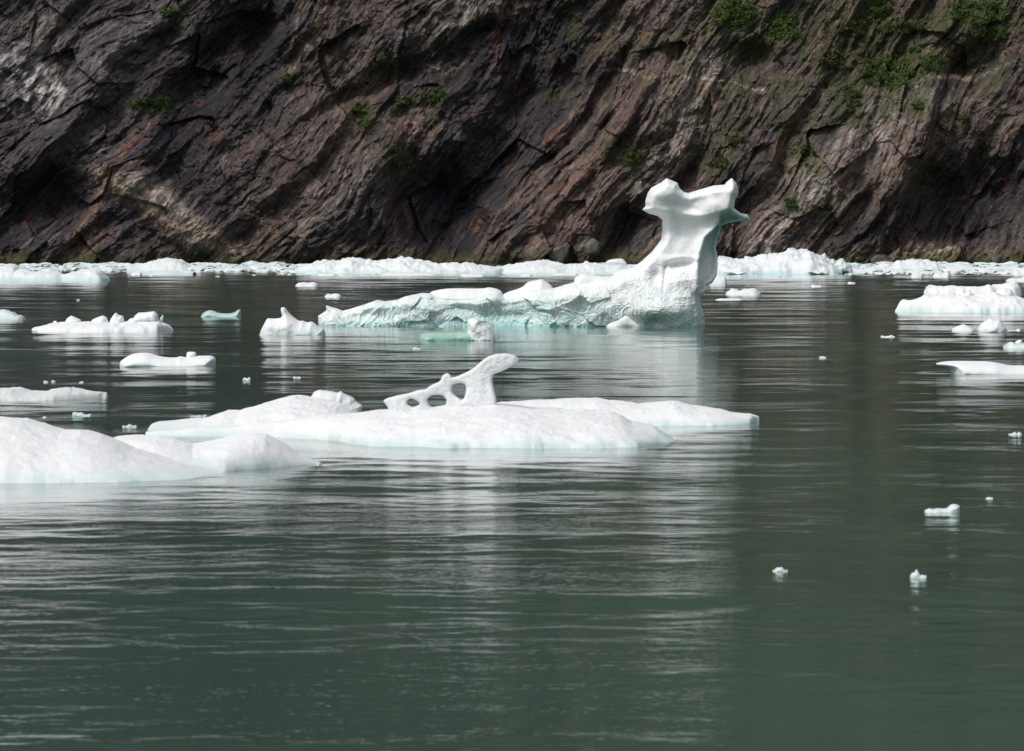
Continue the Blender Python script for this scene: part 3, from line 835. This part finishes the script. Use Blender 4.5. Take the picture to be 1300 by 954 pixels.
floe('ice_floe', [
    dict(top=[(600, 520), (640, 511), (680, 508.5), (714.6, 506.6), (756, 506), (777, 509), (809, 512.4), (855, 509.6), (876, 513.5), (911, 520), (931.5, 524), (952, 525.5), (962, 529)],
         front=[(600, 540), (700, 540), (820, 540), (900, 540), (950, 539), (962, 535)], df=2.2, db=2.2, p=2.2, q=1.5)],
    M_SNOW, 'long low white floe just behind the middle floe, tapering to the right', ny=90, facet=0.12, amp=0.04, wetk=0.45, seed=3.0)

# ------------------------------------------------------------------ floes of the middle distance, left
o = floe('ice_floe', [
    dict(top=[(-60, 500), (-20, 495), (0, 494), (12.3, 492.3), (24.6, 492.3), (38.5, 496.4), (57, 497), (74, 493.5), (92, 492.2), (111, 496), (127.7, 498), (135, 501.5)],
         front=[(-60, 507), (0, 509), (77, 508), (128, 505.5), (135, 503)], d=2.6, p=2.4, q=2.0)],
    M_GREY, 'low wet blue-grey floe at the left edge above the foreground floe', ny=60, amp=0.04, wetk=0.3, wetbase=0.12, seed=4.0, jag=0.15)
block(72, 82, 503, 508, float(dist(507)) + 0.2, M_SNOW, parent=o, seed=15, sub=3)
block(126, 136, 498, 504, float(dist(504)) + 0.6, M_SNOW, parent=o, seed=16, sub=3)

o = floe('ice_floe', [
    dict(top=[(41, 418), (46, 415.5), (54, 414), (69.4, 411), (84.6, 409.4), (115, 409.4), (157, 409.4), (185, 408), (203, 408), (212, 412), (218.5, 418.5)],
         front=[(41, 420), (54, 421.5), (130, 422), (205, 421.5), (219, 420)], d=4.0, p=2.6, q=2.2)],
    M_SNOW, 'flat white floe on the left with a row of broken ice blocks on top', ny=50, amp=0.06, wetk=0.25, seed=5.0, jag=0.1)
by = float(dist(421)) + 1.6
for i, (lp, dy, hd) in enumerate([
        ([(82.9, 414.3), (82.6, 409.3), (84.6, 404.7), (90.5, 400.8), (96.5, 403.5), (102.9, 406.4), (101.9, 409.8), (101.2, 414.3)], 0.00, 0.60),
        ([(114.4, 417.4), (114.7, 410.6), (116.8, 406.4), (121.8, 403.8), (130.3, 400.8), (135.4, 403.0), (137.4, 408.1), (137.4, 417.4)], 0.10, 0.70),
        ([(138.4, 418.2), (139.6, 406.4), (143.8, 400.5), (147.2, 396.7), (150.6, 400.1), (156.0, 401.3), (157.4, 405.5), (157.4, 418.2)], -0.20, 0.70),
        ([(168.4, 406.4), (170.9, 401.3), (176.0, 397.1), (184.5, 396.7), (196.3, 395.4), (200.5, 399.6), (201.4, 404.7), (198.8, 410.6), (186.2, 411.5), (170.1, 410.6)], -0.10, 0.70),
        ([(156.5, 418.2), (158.2, 411.5), (165.0, 404.7), (169.2, 403.8), (176.0, 406.4), (198.0, 406.4), (202.2, 406.4), (206.5, 410.6), (209.0, 418.2)], 0.20, 1.00),
        ]):
    slab('ice_block', [lp], by + dy, hd, M_SNOW, res=0.035, rnd=0.28, amp=0.07, nscale=2.6, parent=o, seed=21.0 + i, smooth=0)
block(67, 73, 407.5, 412, by, M_SNOW, parent=o, seed=27, sub=3)
block(203, 207.5, 400, 408, by, M_SNOW, parent=o, seed=28, sub=3)

o = slab('ice_floe', [[(152.1, 460.6), (152.9, 458.8), (157.3, 455.4), (161.9, 452.5), (166.5, 450.2), (173.5, 448.5), (180.4, 447.9), (186.2, 448.0), (191.9, 449.0), (197.7, 451.0), (203.5, 452.5), (211.5, 453.8), (218.5, 454.0), (224.8, 454.0), (228.8, 452.3), (232.3, 453.1), (235.8, 453.9), (243.8, 453.1), (249.6, 452.5), (253.6, 451.5), (255.4, 451.9), (261.1, 451.7), (266.9, 451.6), (271.0, 452.8), (273.6, 454.8), (273.8, 458.8), (273.0, 462.3), (273.5, 465.8), (273.5, 476.2), (151.5, 476.2), (152.2, 463.5)]],
     float(dist(466)) + 1.2, 1.3, M_SNOW, res=0.03, rnd=0.4, amp=0.05, nscale=2.2, wetk=0.3, wetz=0.3, seed=31.0, smooth=1)
tag(o, 'small white floe with a humped left end and a square knob near its right end', 'ice floe')
slab('ice_knob', [[(236.0, 457.1), (236.7, 449.0), (238.1, 447.3), (240.4, 446.8), (247.3, 447.0), (249.1, 448.8), (248.7, 453.1), (249.0, 457.1)]], float(dist(466)) + 1.2, 0.26, M_SNOW, res=0.03, rnd=0.15, amp=0.03, parent=o, seed=32.0, smooth=0)

o = slab('small_iceberg', [[(329, 424), (337.5, 406.8), (340, 404), (347.7, 405), (359, 403.5), (356, 394), (357.2, 390.3), (362, 390.3), (366, 396.6), (371.7, 402), (380, 408), (384.6, 407), (390, 410), (396, 407.8),
     (406, 416), (411.4, 417.4), (413, 423), (414, 440), (327, 440)]], float(dist(426)) + 1.2, lambda x, z: 1.4 - 0.42 * np.clip(z - 0.5, 0, 2), M_SNOW, res=0.03, rnd=0.6, amp=0.08, nscale=1.8, wetk=0.4, seed=13)
tag(o, 'small white iceberg with one finger of ice pointing up, left of the big iceberg', 'iceberg')

o = slab('ice_chunk', [[(531, 434), (531, 426), (535, 422.5), (545, 421.2), (567.7, 421), (593, 420), (605, 423), (608, 434), (608, 445), (531, 445)]], float(dist(433)) + 0.8, 0.9, M_GREEN, res=0.03, rnd=0.35, amp=0.05, nscale=2.5, wet=0.35, wetk=0.2, seed=14)
tag(o, 'clear bottle-green ice slab with a white lump at its right end', 'ice chunk')
slab('snow_lump', [[(592.5, 440), (592, 424), (594, 418), (592.5, 407), (599.4, 403.4), (609.6, 405), (611.5, 412), (618.5, 413.8), (624, 420), (629, 428), (630, 440)]], float(dist(433)) + 0.6, 0.8, M_SNOW, res=0.03, rnd=0.4, amp=0.12, nscale=2.6, parent=o, seed=15)

o = slab('ice_chunk', [[(254, 403), (258, 397), (266, 393.5), (272, 395), (279, 398), (296, 398), (303, 392.6), (306, 393), (306, 403), (306, 408), (254, 408)]], float(dist(402.5)) + 0.5, 0.7, M_TEAL, res=0.04, rnd=0.35, amp=0.06, wet=0.55, seed=16)
tag(o, 'thin green-tinted ice sliver with an upturned right tip', 'ice chunk')
o = floe('ice_chunk', [dict(top=[(-20, 400), (-5, 396), (0, 394.5), (8, 393.3), (14, 395), (19, 398), (21, 401), (26, 400.5), (31, 404)], front=405.5, d=2.2, q=2.0)], M_TEAL,
     'small teal chunk with a snowy top, at the left edge level with the blocky floe', 'ice chunk', ny=30, amp=0.05, wetbase=0.15, seed=7.0, jag=0.2)

# ------------------------------------------------------------------ floes on the right
o = floe('ice_floe', [
    dict(top=[(1135.5, 394), (1142, 384), (1149, 381), (1159.6, 381.5), (1175.8, 376.6), (1193, 375.2), (1228.6, 374), (1240, 373), (1260, 372), (1284, 375), (1300, 380), (1330, 388), (1350, 394)],
         front=[(1135, 396), (1200, 398), (1300, 398), (1350, 397)], d=5.0, p=2.4, q=1.9)],
    M_SNOW, 'large white floe at the right edge heaped with rounded lumps', ny=60, amp=0.12, wetk=0.6, seed=8.0, nscale=0.9)
yb = float(dist(397)) + 2.2
for i, (lp, dy, hd) in enumerate([
        ([(1226.4, 383.7), (1228.6, 373.5), (1235.9, 369.1), (1244.7, 369.4), (1249.1, 374.2), (1250.6, 383.7)], 0.20, 1.00),
        ([(1242.5, 382.3), (1244.0, 372.0), (1250.6, 362.5), (1255.0, 361.0), (1260.9, 364.7), (1264.5, 370.5), (1266.7, 382.3)], 0.30, 1.10),
        ([(1263.1, 389.6), (1264.5, 370.5), (1268.2, 366.9), (1274.1, 365.7), (1282.9, 367.3), (1286.5, 372.0), (1287.3, 379.3), (1288.7, 389.6)], -0.50, 1.20),
        ([(1285.8, 389.6), (1287.3, 377.9), (1290.2, 374.9), (1293.9, 378.6), (1300.0, 379.3), (1306.4, 380.8), (1315.2, 386.7), (1316.6, 391.1)], 0.40, 1.00),
        ]):
    slab('ice_block', [lp], yb + dy, hd, M_SNOW, res=0.04, rnd=0.6, amp=0.12, nscale=1.8, parent=o, seed=41.0 + i, smooth=0)
o = floe('ice_floe', [dict(top=[(1174.5, 369), (1178, 366.5), (1183, 365.4), (1206.6, 363.6), (1225, 364.6), (1243, 364.7), (1261, 363), (1275, 360.5), (1286, 358.8), (1291, 360.5), (1295, 366)], front=373.5, d=5.0, p=3.0, q=2.6)],
     M_SNOW, 'long flat-topped white floe lying just behind the lumpy floe on the right', ny=40, amp=0.10, wetk=0.2, seed=9.0)
block(1174.6, 1190, 361.5, 368, float(dist(373)) + 1.4, M_SNOW, parent=o, seed=52, depth=0.4)
floe('ice_floe', [dict(top=[(1209, 417.5), (1214, 414.5), (1222.7, 411.4), (1230, 414.5), (1237, 418.5)], front=420.5, d=2.0, q=1.6)], M_SNOW,
     'small low peaked white floe just left of the larger white lump', ny=30, amp=0.07, seed=10.0, jag=0.12)
o = slab('ice_chunk', [[(1240.5, 419), (1244.7, 411.6), (1250, 408), (1253, 406.5), (1256.5, 404), (1262, 405.6), (1268, 406.3), (1273, 411), (1277.5, 416.8), (1278, 424), (1278, 434), (1241, 434), (1241, 424)]],
     float(dist(422)) + 0.9, 1.0, M_SNOW, res=0.035, rnd=0.7, amp=0.14, nscale=1.6, wetk=0.3, wetz=0.3, seed=43.0, smooth=0)
tag(o, 'rounded white lump of ice below the lumpy floe near the right edge', 'ice chunk')
o = floe('ice_chunk', [dict(top=[(1274, 440), (1279, 435.5), (1284, 434.2), (1289, 437), (1300, 436), (1312, 438), (1318, 441)], front=442.5, d=1.8, q=1.8)], M_TEAL,
     'small teal ice chunk with a white knob, touching the right edge', 'ice chunk', ny=30, amp=0.05, seed=12.0)
block(1289, 1300, 432, 440, float(dist(442)) + 0.7, M_SNOW, parent=o, seed=55, sub=3)
o = slab('ice_floe', [[(1185, 462.2), (1199, 458.8), (1217, 458.2), (1240, 458.6), (1255, 459), (1267, 460.8), (1281, 464.4), (1300, 463.8), (1330, 466), (1345, 474), (1345, 490), (1208, 490), (1207.5, 473), (1206.6, 468.5), (1197, 466)]],
     float(dist(475)) + 1.2, 1.5, M_SNOW, res=0.03, rnd=0.45, amp=0.06, nscale=2.0, wetk=0.3, wetz=0.3, seed=17)
tag(o, 'white floe at the right edge with an undercut lip sticking out to the left', 'ice floe')

# ------------------------------------------------------------------ far ice along the shore
o = floe('ice_floe', [
    dict(top=[(-40, 345), (-10, 340), (0, 338.4), (8.5, 335.5), (18.6, 337.6), (24, 345), (28, 351)], front=356.5, d=9, q=2.0),
    dict(top=[(16, 351), (20, 346), (25.4, 342.6), (33, 343), (40.6, 345.2), (50, 343.5), (59, 342.6), (67.7, 343.6), (80, 350), (86, 353)], front=357, d=8, q=1.9),
    dict(top=[(76, 353), (88, 348), (101.5, 343.6), (113, 342.6), (125, 342.2), (130, 345.2), (135, 352), (138, 355)], front=357, d=9, q=2.0)],
    M_FAR, 'far pale floe at the left edge made of three rounded humps', ny=60, amp=0.22, wetk=0.5, wetbase=0.12, seed=13.0, nscale=0.5)
floe('ice_floe', [
    dict(top=[(154, 338.5), (156, 336), (169, 337), (180, 335.5), (191, 333.5), (199.7, 330), (210, 328.2), (220, 329.2), (232, 332), (240, 335.5), (250, 339)], front=346, d=14, q=1.6),
    dict(top=[(170, 346), (185, 345), (215, 344.5), (245, 345), (256, 347)], front=349.2, d=8, q=2.0)],
    M_FAR, 'white mound of ice on the far shore, on the left under the cliff', 'ice mound', ny=50, amp=0.25, wetk=0.5, seed=14.0, nscale=0.5, jag=0.1)
floe('ice_floe', [
    dict(top=[(376, 341), (388, 337), (400, 334.5), (412, 332), (423, 332.5), (431, 334), (440, 329.5), (450, 328.5), (464, 330.5), (480, 332), (493, 330.5), (510, 329), (522, 329), (530, 331), (545, 333), (553, 336), (562, 334.5), (590, 336), (615, 338), (640, 341)], front=347.5, d=16, q=1.7)],
    M_FAR, 'long bumpy white ridge of ice along the far shore, left of centre', 'ice mound', ny=60, amp=0.35, wetk=0.5, seed=15.0, nscale=0.45, jag=0.18)
floe('ice_floe', [
    dict(top=[(636, 341), (655, 336), (670, 333), (685, 332), (700, 332.5), (712, 335), (720, 337), (735, 335.5), (750, 335), (765, 336), (785, 338), (806, 342)], front=347.5, d=16, q=1.5)],
    M_FAR, 'smooth white mound of ice on the far shore above the iceberg tail', 'ice mound', ny=60, amp=0.3, wetk=0.4, seed=16.0, nscale=0.45, jag=0.1)
for i, (a, b, c, d) in enumerate([(738, 749, 331.5, 342), (768, 799, 328.5, 346)]):
    block(a, b, c, d, float(dist(346)) - 2 - i, M_FAR, 'ice_chunk', label=['small upright ice block on the far shore ice behind the iceberg tail', 'tilted square ice block left of the iceberg neck on the far shore'][i], cat='ice chunk', seed=61 + i, tight=0.75)
o = floe('iceberg', [
    dict(top=[(872, 340), (890, 331), (911.8, 327.8), (922, 327), (930, 331), (945, 331), (962.7, 326), (975, 324.5), (987, 323.7), (993, 321.3), (1000, 319.5), (1006, 317.6), (1014, 321.6), (1024, 316.4), (1029, 322), (1040, 325.3), (1050, 333), (1066, 343)], front=349, d=20, q=1.5)],
    M_FAR, 'wide white heap of ice on the far shore just right of the iceberg neck', 'ice mound', ny=70, amp=0.35, wetk=0.7, seed=17.0, nscale=0.5, jag=0.12)
slab('ice_spur', [[(944, 336), (944.5, 326), (948, 325), (956, 328), (968, 331), (968, 340), (946, 340)]], float(dist(349)) + 8, 1.2, M_FAR, res=0.06, rnd=0.5, amp=0.1, parent=o, seed=18)
slab('ice_crystal', [[(1034, 346), (1038, 328), (1043, 323.5), (1047, 320.8), (1050, 326), (1054, 329), (1058, 328.5), (1061, 331.5), (1066, 328.5), (1070, 328), (1074, 333), (1079, 335.5), (1082, 342), (1083, 350), (1034, 350)]], float(dist(349)) + 12, 2.0, M_TEAL, res=0.06, rnd=0.7, amp=0.5, nscale=1.4, parent=o, seed=19, wet=0.2, smooth=0)
floe('ice_floe', [
    dict(top=[(1128, 341), (1134, 337), (1140, 332.6), (1156, 330.6), (1167.5, 331), (1187, 332.6), (1193.4, 337.5), (1200, 340)], front=345.5, d=12, q=1.8)],
    M_FAR, 'flat-topped white mound of ice on the far shore, on the right under the pale rocks', 'ice mound', ny=50, amp=0.3, wetk=0.7, seed=18.0, nscale=0.5, jag=0.15)

FAR = [
    ((403, 428, 347.2, 350.3), 'flat floe at the left end of the long shore ridge'), ((485, 556, 345.4, 349.8), 'long thin floe floating in front of the bumpy shore ridge'),
    ((585, 616, 347.2, 351.2), 'thin flat floe at the right end of the long shore ridge'), ((660, 676, 347.8, 351), 'very small flat floe in front of the smooth shore mound'),
    ((700, 735, 346.6, 349.8), 'thin flat floe in front of the shore mound, nearest the iceberg tail'), ((376, 404, 357.3, 364), 'small flat white floe alone in open water left of the tail'),
    ((414, 433, 372.6, 377.3), 'tiny white floe above the left tip of the iceberg tail'), ((900, 922, 348.5, 361), 'small white cone of ice half hidden behind the iceberg neck'),
    ((922, 965, 366, 375), 'small flat white floe right of the iceberg'), ((908, 943, 378.9, 381.5), 'thin sliver of ice just right of the iceberg, below the flat floe'),
    ((1030, 1043, 361.7, 364.6), 'tiny floe in open water in front of the shore heap'), ((1076, 1086, 358, 360.2), 'tiny sliver right of the floe before the shore heap'),
    ((1156, 1172, 344.6, 352.5), 'small blocky floe in front of the flat-topped shore mound'), ((1184, 1206, 345, 352.2), 'small wedge floe right of the blocky one before the shore mound'),
    ((1277, 1312, 351.5, 357.5), 'low floe at the right edge above the long flat floe'), ((166, 180, 345, 349.8), 'tiny peaked floe at the left end of the left shore mound'),
    ((1284, 1318, 341, 349.5), 'pale floe against the shore at the right edge')]
for i, ((a, b, c, d), lab) in enumerate(FAR):
    mm = (a + b) / 2
    rg = random.Random(90 + i)
    top = [(a, d - 0.25 * (d - c))] + [(a + (b - a) * f, c + (d - c) * rg.uniform(0, 0.35)) for f in (0.15, 0.35, 0.55, 0.72, 0.88)] + [(b, d - 0.3 * (d - c))]
    floe('ice_floe', [dict(top=top, front=d, d=0.8 * (b - a) / F * float(dist(d)) ** 1.0 + 0.8, q=1.9)], M_FAR, lab, ny=26, amp=0.1, seed=30.0 + i, nscale=0.8, jag=0.2, step_px=0.8, wetk=0.3)

# ------------------------------------------------------------------ small bits of ice
BITS = [
    ((1174, 1219, 638, 651.5), M_TEAL, 'pale floating bit of ice with a block at its right end, low on the right', 0.12),
    ((1156, 1177, 719, 735), M_TEAL, 'small two-pointed piece of ice, lowest on the right', 0.1),
    ((981, 1000, 718, 726), M_TEAL, 'small flat green-white bit of ice, lowest near the middle', 0.3),
    ((1281, 1298, 546.5, 553), M_TEAL, 'tiny ice bit near the right edge above the pale floating bit', 0.2),
    ((1252, 1261, 630, 634), M_TEAL, 'tiny ice speck right of the pale floating bit', 0.1),
    ((91, 116, 521, 529.5), M_TEAL, 'small teal piece of ice above the left foreground floe', 0.5),
    ((155, 174, 537, 542.5), M_TEAL, 'two joined bits of ice at the left tip of the middle floe', 0.3),
    ((241, 263, 525, 529.6), M_TEAL, 'flat clear plate of ice behind the left part of the middle floe', 0.5),
    ((55, 61, 482.5, 485.3), M_SNOW, 'ice speck above the wet blue-grey floe', 0.1), ((65, 70, 482, 484.6), M_SNOW, 'ice speck beside another above the wet blue-grey floe', 0.1),
    ((308, 318, 478, 481.8), M_SNOW, 'tiny ice bit below the small iceberg with the finger', 0.1), ((372, 382, 477, 480.6), M_SNOW, 'tiny ice bit between the small iceberg and the pierced fin', 0.1),
    ((1118, 1136, 424.5, 428), M_SNOW, 'thin ice sliver in open water left of the small peaked floe', 0.1), ((1040, 1049, 451.8, 454.2), M_SNOW, 'ice sliver alone in the open water on the right', 0.2),
    ((524, 534, 440, 443), M_SNOW, 'ice speck below the green ice slab', 0.1), ((1279, 1296, 417, 419.8), M_SNOW, 'thin strand of ice right of the rounded white lump', 0.1),
    ((97, 101, 379, 381.6), M_SNOW, 'single white speck above the blocky floe on the left', 0.0), ((108, 112, 357.5, 359.3), M_SNOW, 'white speck under the far three-humped floe', 0.0),
    ((54, 59, 528, 530), M_SNOW, 'ice speck just above the left foreground floe', 0.1), ((100, 106, 483.5, 486), M_SNOW, 'faint ice speck above the right end of the wet floe', 0.2)]
for i, ((a, b, c, d), m, lab, wv) in enumerate(BITS):
    Yb = float(dist(d)) + 0.3 * (b - a) / F * float(dist(d))
    rg = np.random.RandomState(200 + i)
    n = 9
    hs = 0.25 + 0.6 * rg.rand(n) * (0.4 + 0.6 * np.sin(np.linspace(0.3, 2.9, n)))
    hs[rg.randint(1, n - 1)] = 0.92
    if i == 0: hs = np.array([0.30, 0.52, 0.45, 0.55, 0.50, 0.55, 0.95, 1.0, 0.80])
    t1 = [(a + (b - a) * f, d - (d - c) * h * 0.85) for f, h in zip(np.linspace(0, 1, n), hs)]
    w = (b - a) / F * Yb
    e = (d - c) * 0.8
    o = slab('ice_bit', [t1 + [(b, d + e), (a, d + e)]], Yb, max(0.12, w * 0.32), m, res=max(0.006, w / 60), rnd=max(0.03, w * 0.16), amp=w * 0.04, nscale=3.5 / w, wet=wv, wetk=0.2, wetz=0.1, seed=70 + i, smooth=0)
    tag(o, lab, 'ice chunk', 'bits of ice adrift on the water')

def brash(name, bands, mat, label, seed):
    """drift of small broken ice, far too many pieces to count"""
    rng = np.random.RandomState(seed)
    Vs, Fs, Ws, n0 = [], [], [], 0
    shapes = [chunk(np.random.RandomState(300 + k), 1, planes=7) for k in range(24)]
    for (a, b, c, d, cnt, smin, smax) in bands:
        for _ in range(cnt):
            px, py = rng.uniform(a, b), rng.uniform(c, d)
            Y = float(dist(py))
            V, Fc = shapes[rng.randint(24)]
            w = smin * (smax / smin) ** (rng.rand() ** 1.7)
            th = rng.uniform(0, 6.28)
            P = V * np.array([w, w * rng.uniform(0.6, 1.0), w * rng.uniform(0.16, 0.38)]) / 2
            P = np.stack([P[:, 0] * math.cos(th) - P[:, 1] * math.sin(th), P[:, 0] * math.sin(th) + P[:, 1] * math.cos(th), P[:, 2]], -1)
            P += np.array([float(xat(px, Y)), Y, w * rng.uniform(0.0, 0.10)])
            Vs.append(P); Fs.append(Fc + n0); n0 += len(V)
            Ws.append(np.full(len(V), rng.uniform(0, 0.45)))
    o = mesh_obj(name, np.concatenate(Vs), np.concatenate(Fs), mat, smooth=False, attrs={'wet': np.concatenate(Ws)})
    tag(o, label, kind='stuff')
brash('brash_ice', [(-300, 160, 336.6, 345, 900, 0.6, 2.4), (130, 420, 336.8, 346, 900, 0.5, 2.6), (380, 820, 338, 347, 500, 0.5, 2.6), (880, 1100, 338, 349, 450, 0.6, 2.6),
                    (1060, 1600, 337, 348.5, 2000, 0.6, 3.0), (-200, 1500, 345, 352, 80, 0.4, 1.2)], M_FAR, 'drift of small broken ice along the foot of the cliff', 5)

# ------------------------------------------------------------------ plants on the cliff
def leaf_material(name, dark, light):
    k = NT(name)
    at = k.n('ShaderNodeAttribute', attribute_name='wet').outputs['Fac']
    k.l(k.mix(at, dark, light), k.b.inputs['Base Color'])
    k.b.inputs['Roughness'].default_value = 0.6
    k.b.inputs['Specular IOR Level'].default_value = 0.25
    return k.m
M_LEAF = leaf_material('shrub_leaves', (0.036, 0.062, 0.014), (0.108, 0.158, 0.038))
M_DRYLEAF = leaf_material('dry_shrub_leaves', (0.045, 0.055, 0.016), (0.10, 0.11, 0.032))

def shrub(px, py, rx, ry, label, mat, seed, name='shrub', dens=1.0):
    rng = np.random.RandomState(seed)
    Y = cliff_y(px, py)
    c = np.array([float(xat(px, Y)), Y - 0.3, float(zat(py, Y))])
    a, b = rx * PXM, ry * PXM
    n_cl = max(7, int(rx * ry / 8))
    P, Wt = [], []
    for _ in range(n_cl):
        r = math.sqrt(rng.rand()); th = rng.uniform(0, 6.283)
        qx, qz = px + rx * r * math.cos(th), py - ry * r * math.sin(th)
        Yq = min(cliff_y(qx, qz), Y + 2.0)
        cc = np.array([float(xat(qx, Yq)), Yq - 0.25 - 0.5 * rng.rand() * min(a, 1.2), float(zat(qz, Yq))])
        k = int(95 * dens)
        rad = rng.uniform(0.35, 0.8) * min(1.0, 0.35 + a / 3)
        q = rng.normal(size=(k, 3)); q /= np.linalg.norm(q, axis=1)[:, None]
        q *= rad * rng.uniform(0.35, 1.15, (k, 1)) * np.array([1, 0.8, 0.75])
        P.append(cc + q)
        Wt.append(np.clip(rng.uniform(0.0, 0.75) + rng.uniform(-0.25, 0.25, k), 0, 1))
    P = np.concatenate(P); Wt = np.concatenate(Wt)
    n = len(P)
    d1 = rng.normal(size=(n, 3)); d1 /= np.linalg.norm(d1, axis=1)[:, None]
    d2 = np.cross(d1, rng.normal(size=(n, 3))); d2 /= np.linalg.norm(d2, axis=1)[:, None]
    s = rng.uniform(0.09, 0.20, (n, 1))
    V = np.stack([P - d1 * s, P - d2 * s * 0.5, P + d1 * s, P + d2 * s * 0.5], 1).reshape(-1, 3)
    o = mesh_obj(name, V, np.arange(4 * n).reshape(-1, 4), mat, smooth=False, attrs={'wet': np.repeat(Wt, 4)})
    recentre(o, tuple(c))
    tag(o, label, 'shrub', 'green shrubs growing on the cliff')
for i, (a, b, c, d, lab, dry) in enumerate(SHRUBS):
    shrub(a, b, c, d, lab, M_DRYLEAF if dry else M_LEAF, 400 + i, dens=0.75 if dry else 1.0)

# ------------------------------------------------------------------ boulders at the foot of the cliff
def rock_material():
    k = NT('boulder_rock')
    pos = k.n('ShaderNodeNewGeometry').outputs['Position']
    n1 = k.noise(pos, 1.4, 6, 0.7)
    k.l(k.mix(k.ramp(n1, 0.3, 0.7), (0.06, 0.055, 0.05), (0.20, 0.185, 0.165)), k.b.inputs['Base Color'])
    k.b.inputs['Roughness'].default_value = 0.8
    k.l(k.bump(n1, 0.9, 0.3), k.b.inputs['Normal'])
    return k.m
M_ROCK = rock_material()
def boulder(a, b, c, d, label, seed):
    Y = min(cliff_y((a + b) / 2, min(d, 330)), cliff_y((a + b) / 2, c)) - 0.6
    o = block(a, b, c, d, Y, M_ROCK, 'boulder', seed=seed, tight=0.6, depth=0.8)
    tag(o, label, 'boulder')
boulder(696, 724, 308, 334, 'grey angular boulder at the cliff foot, left of the iceberg', 71)
boulder(741, 762, 303, 326, 'smooth dark grey boulder at the cliff foot, nearest the iceberg neck', 72)
boulder(1106, 1136, 322, 345, 'mossy dark boulder at the waterline left of the flat-topped ice mound', 73)
boulder(1254, 1272, 318, 342, 'tall slanting boulder at the waterline near the right edge', 74)
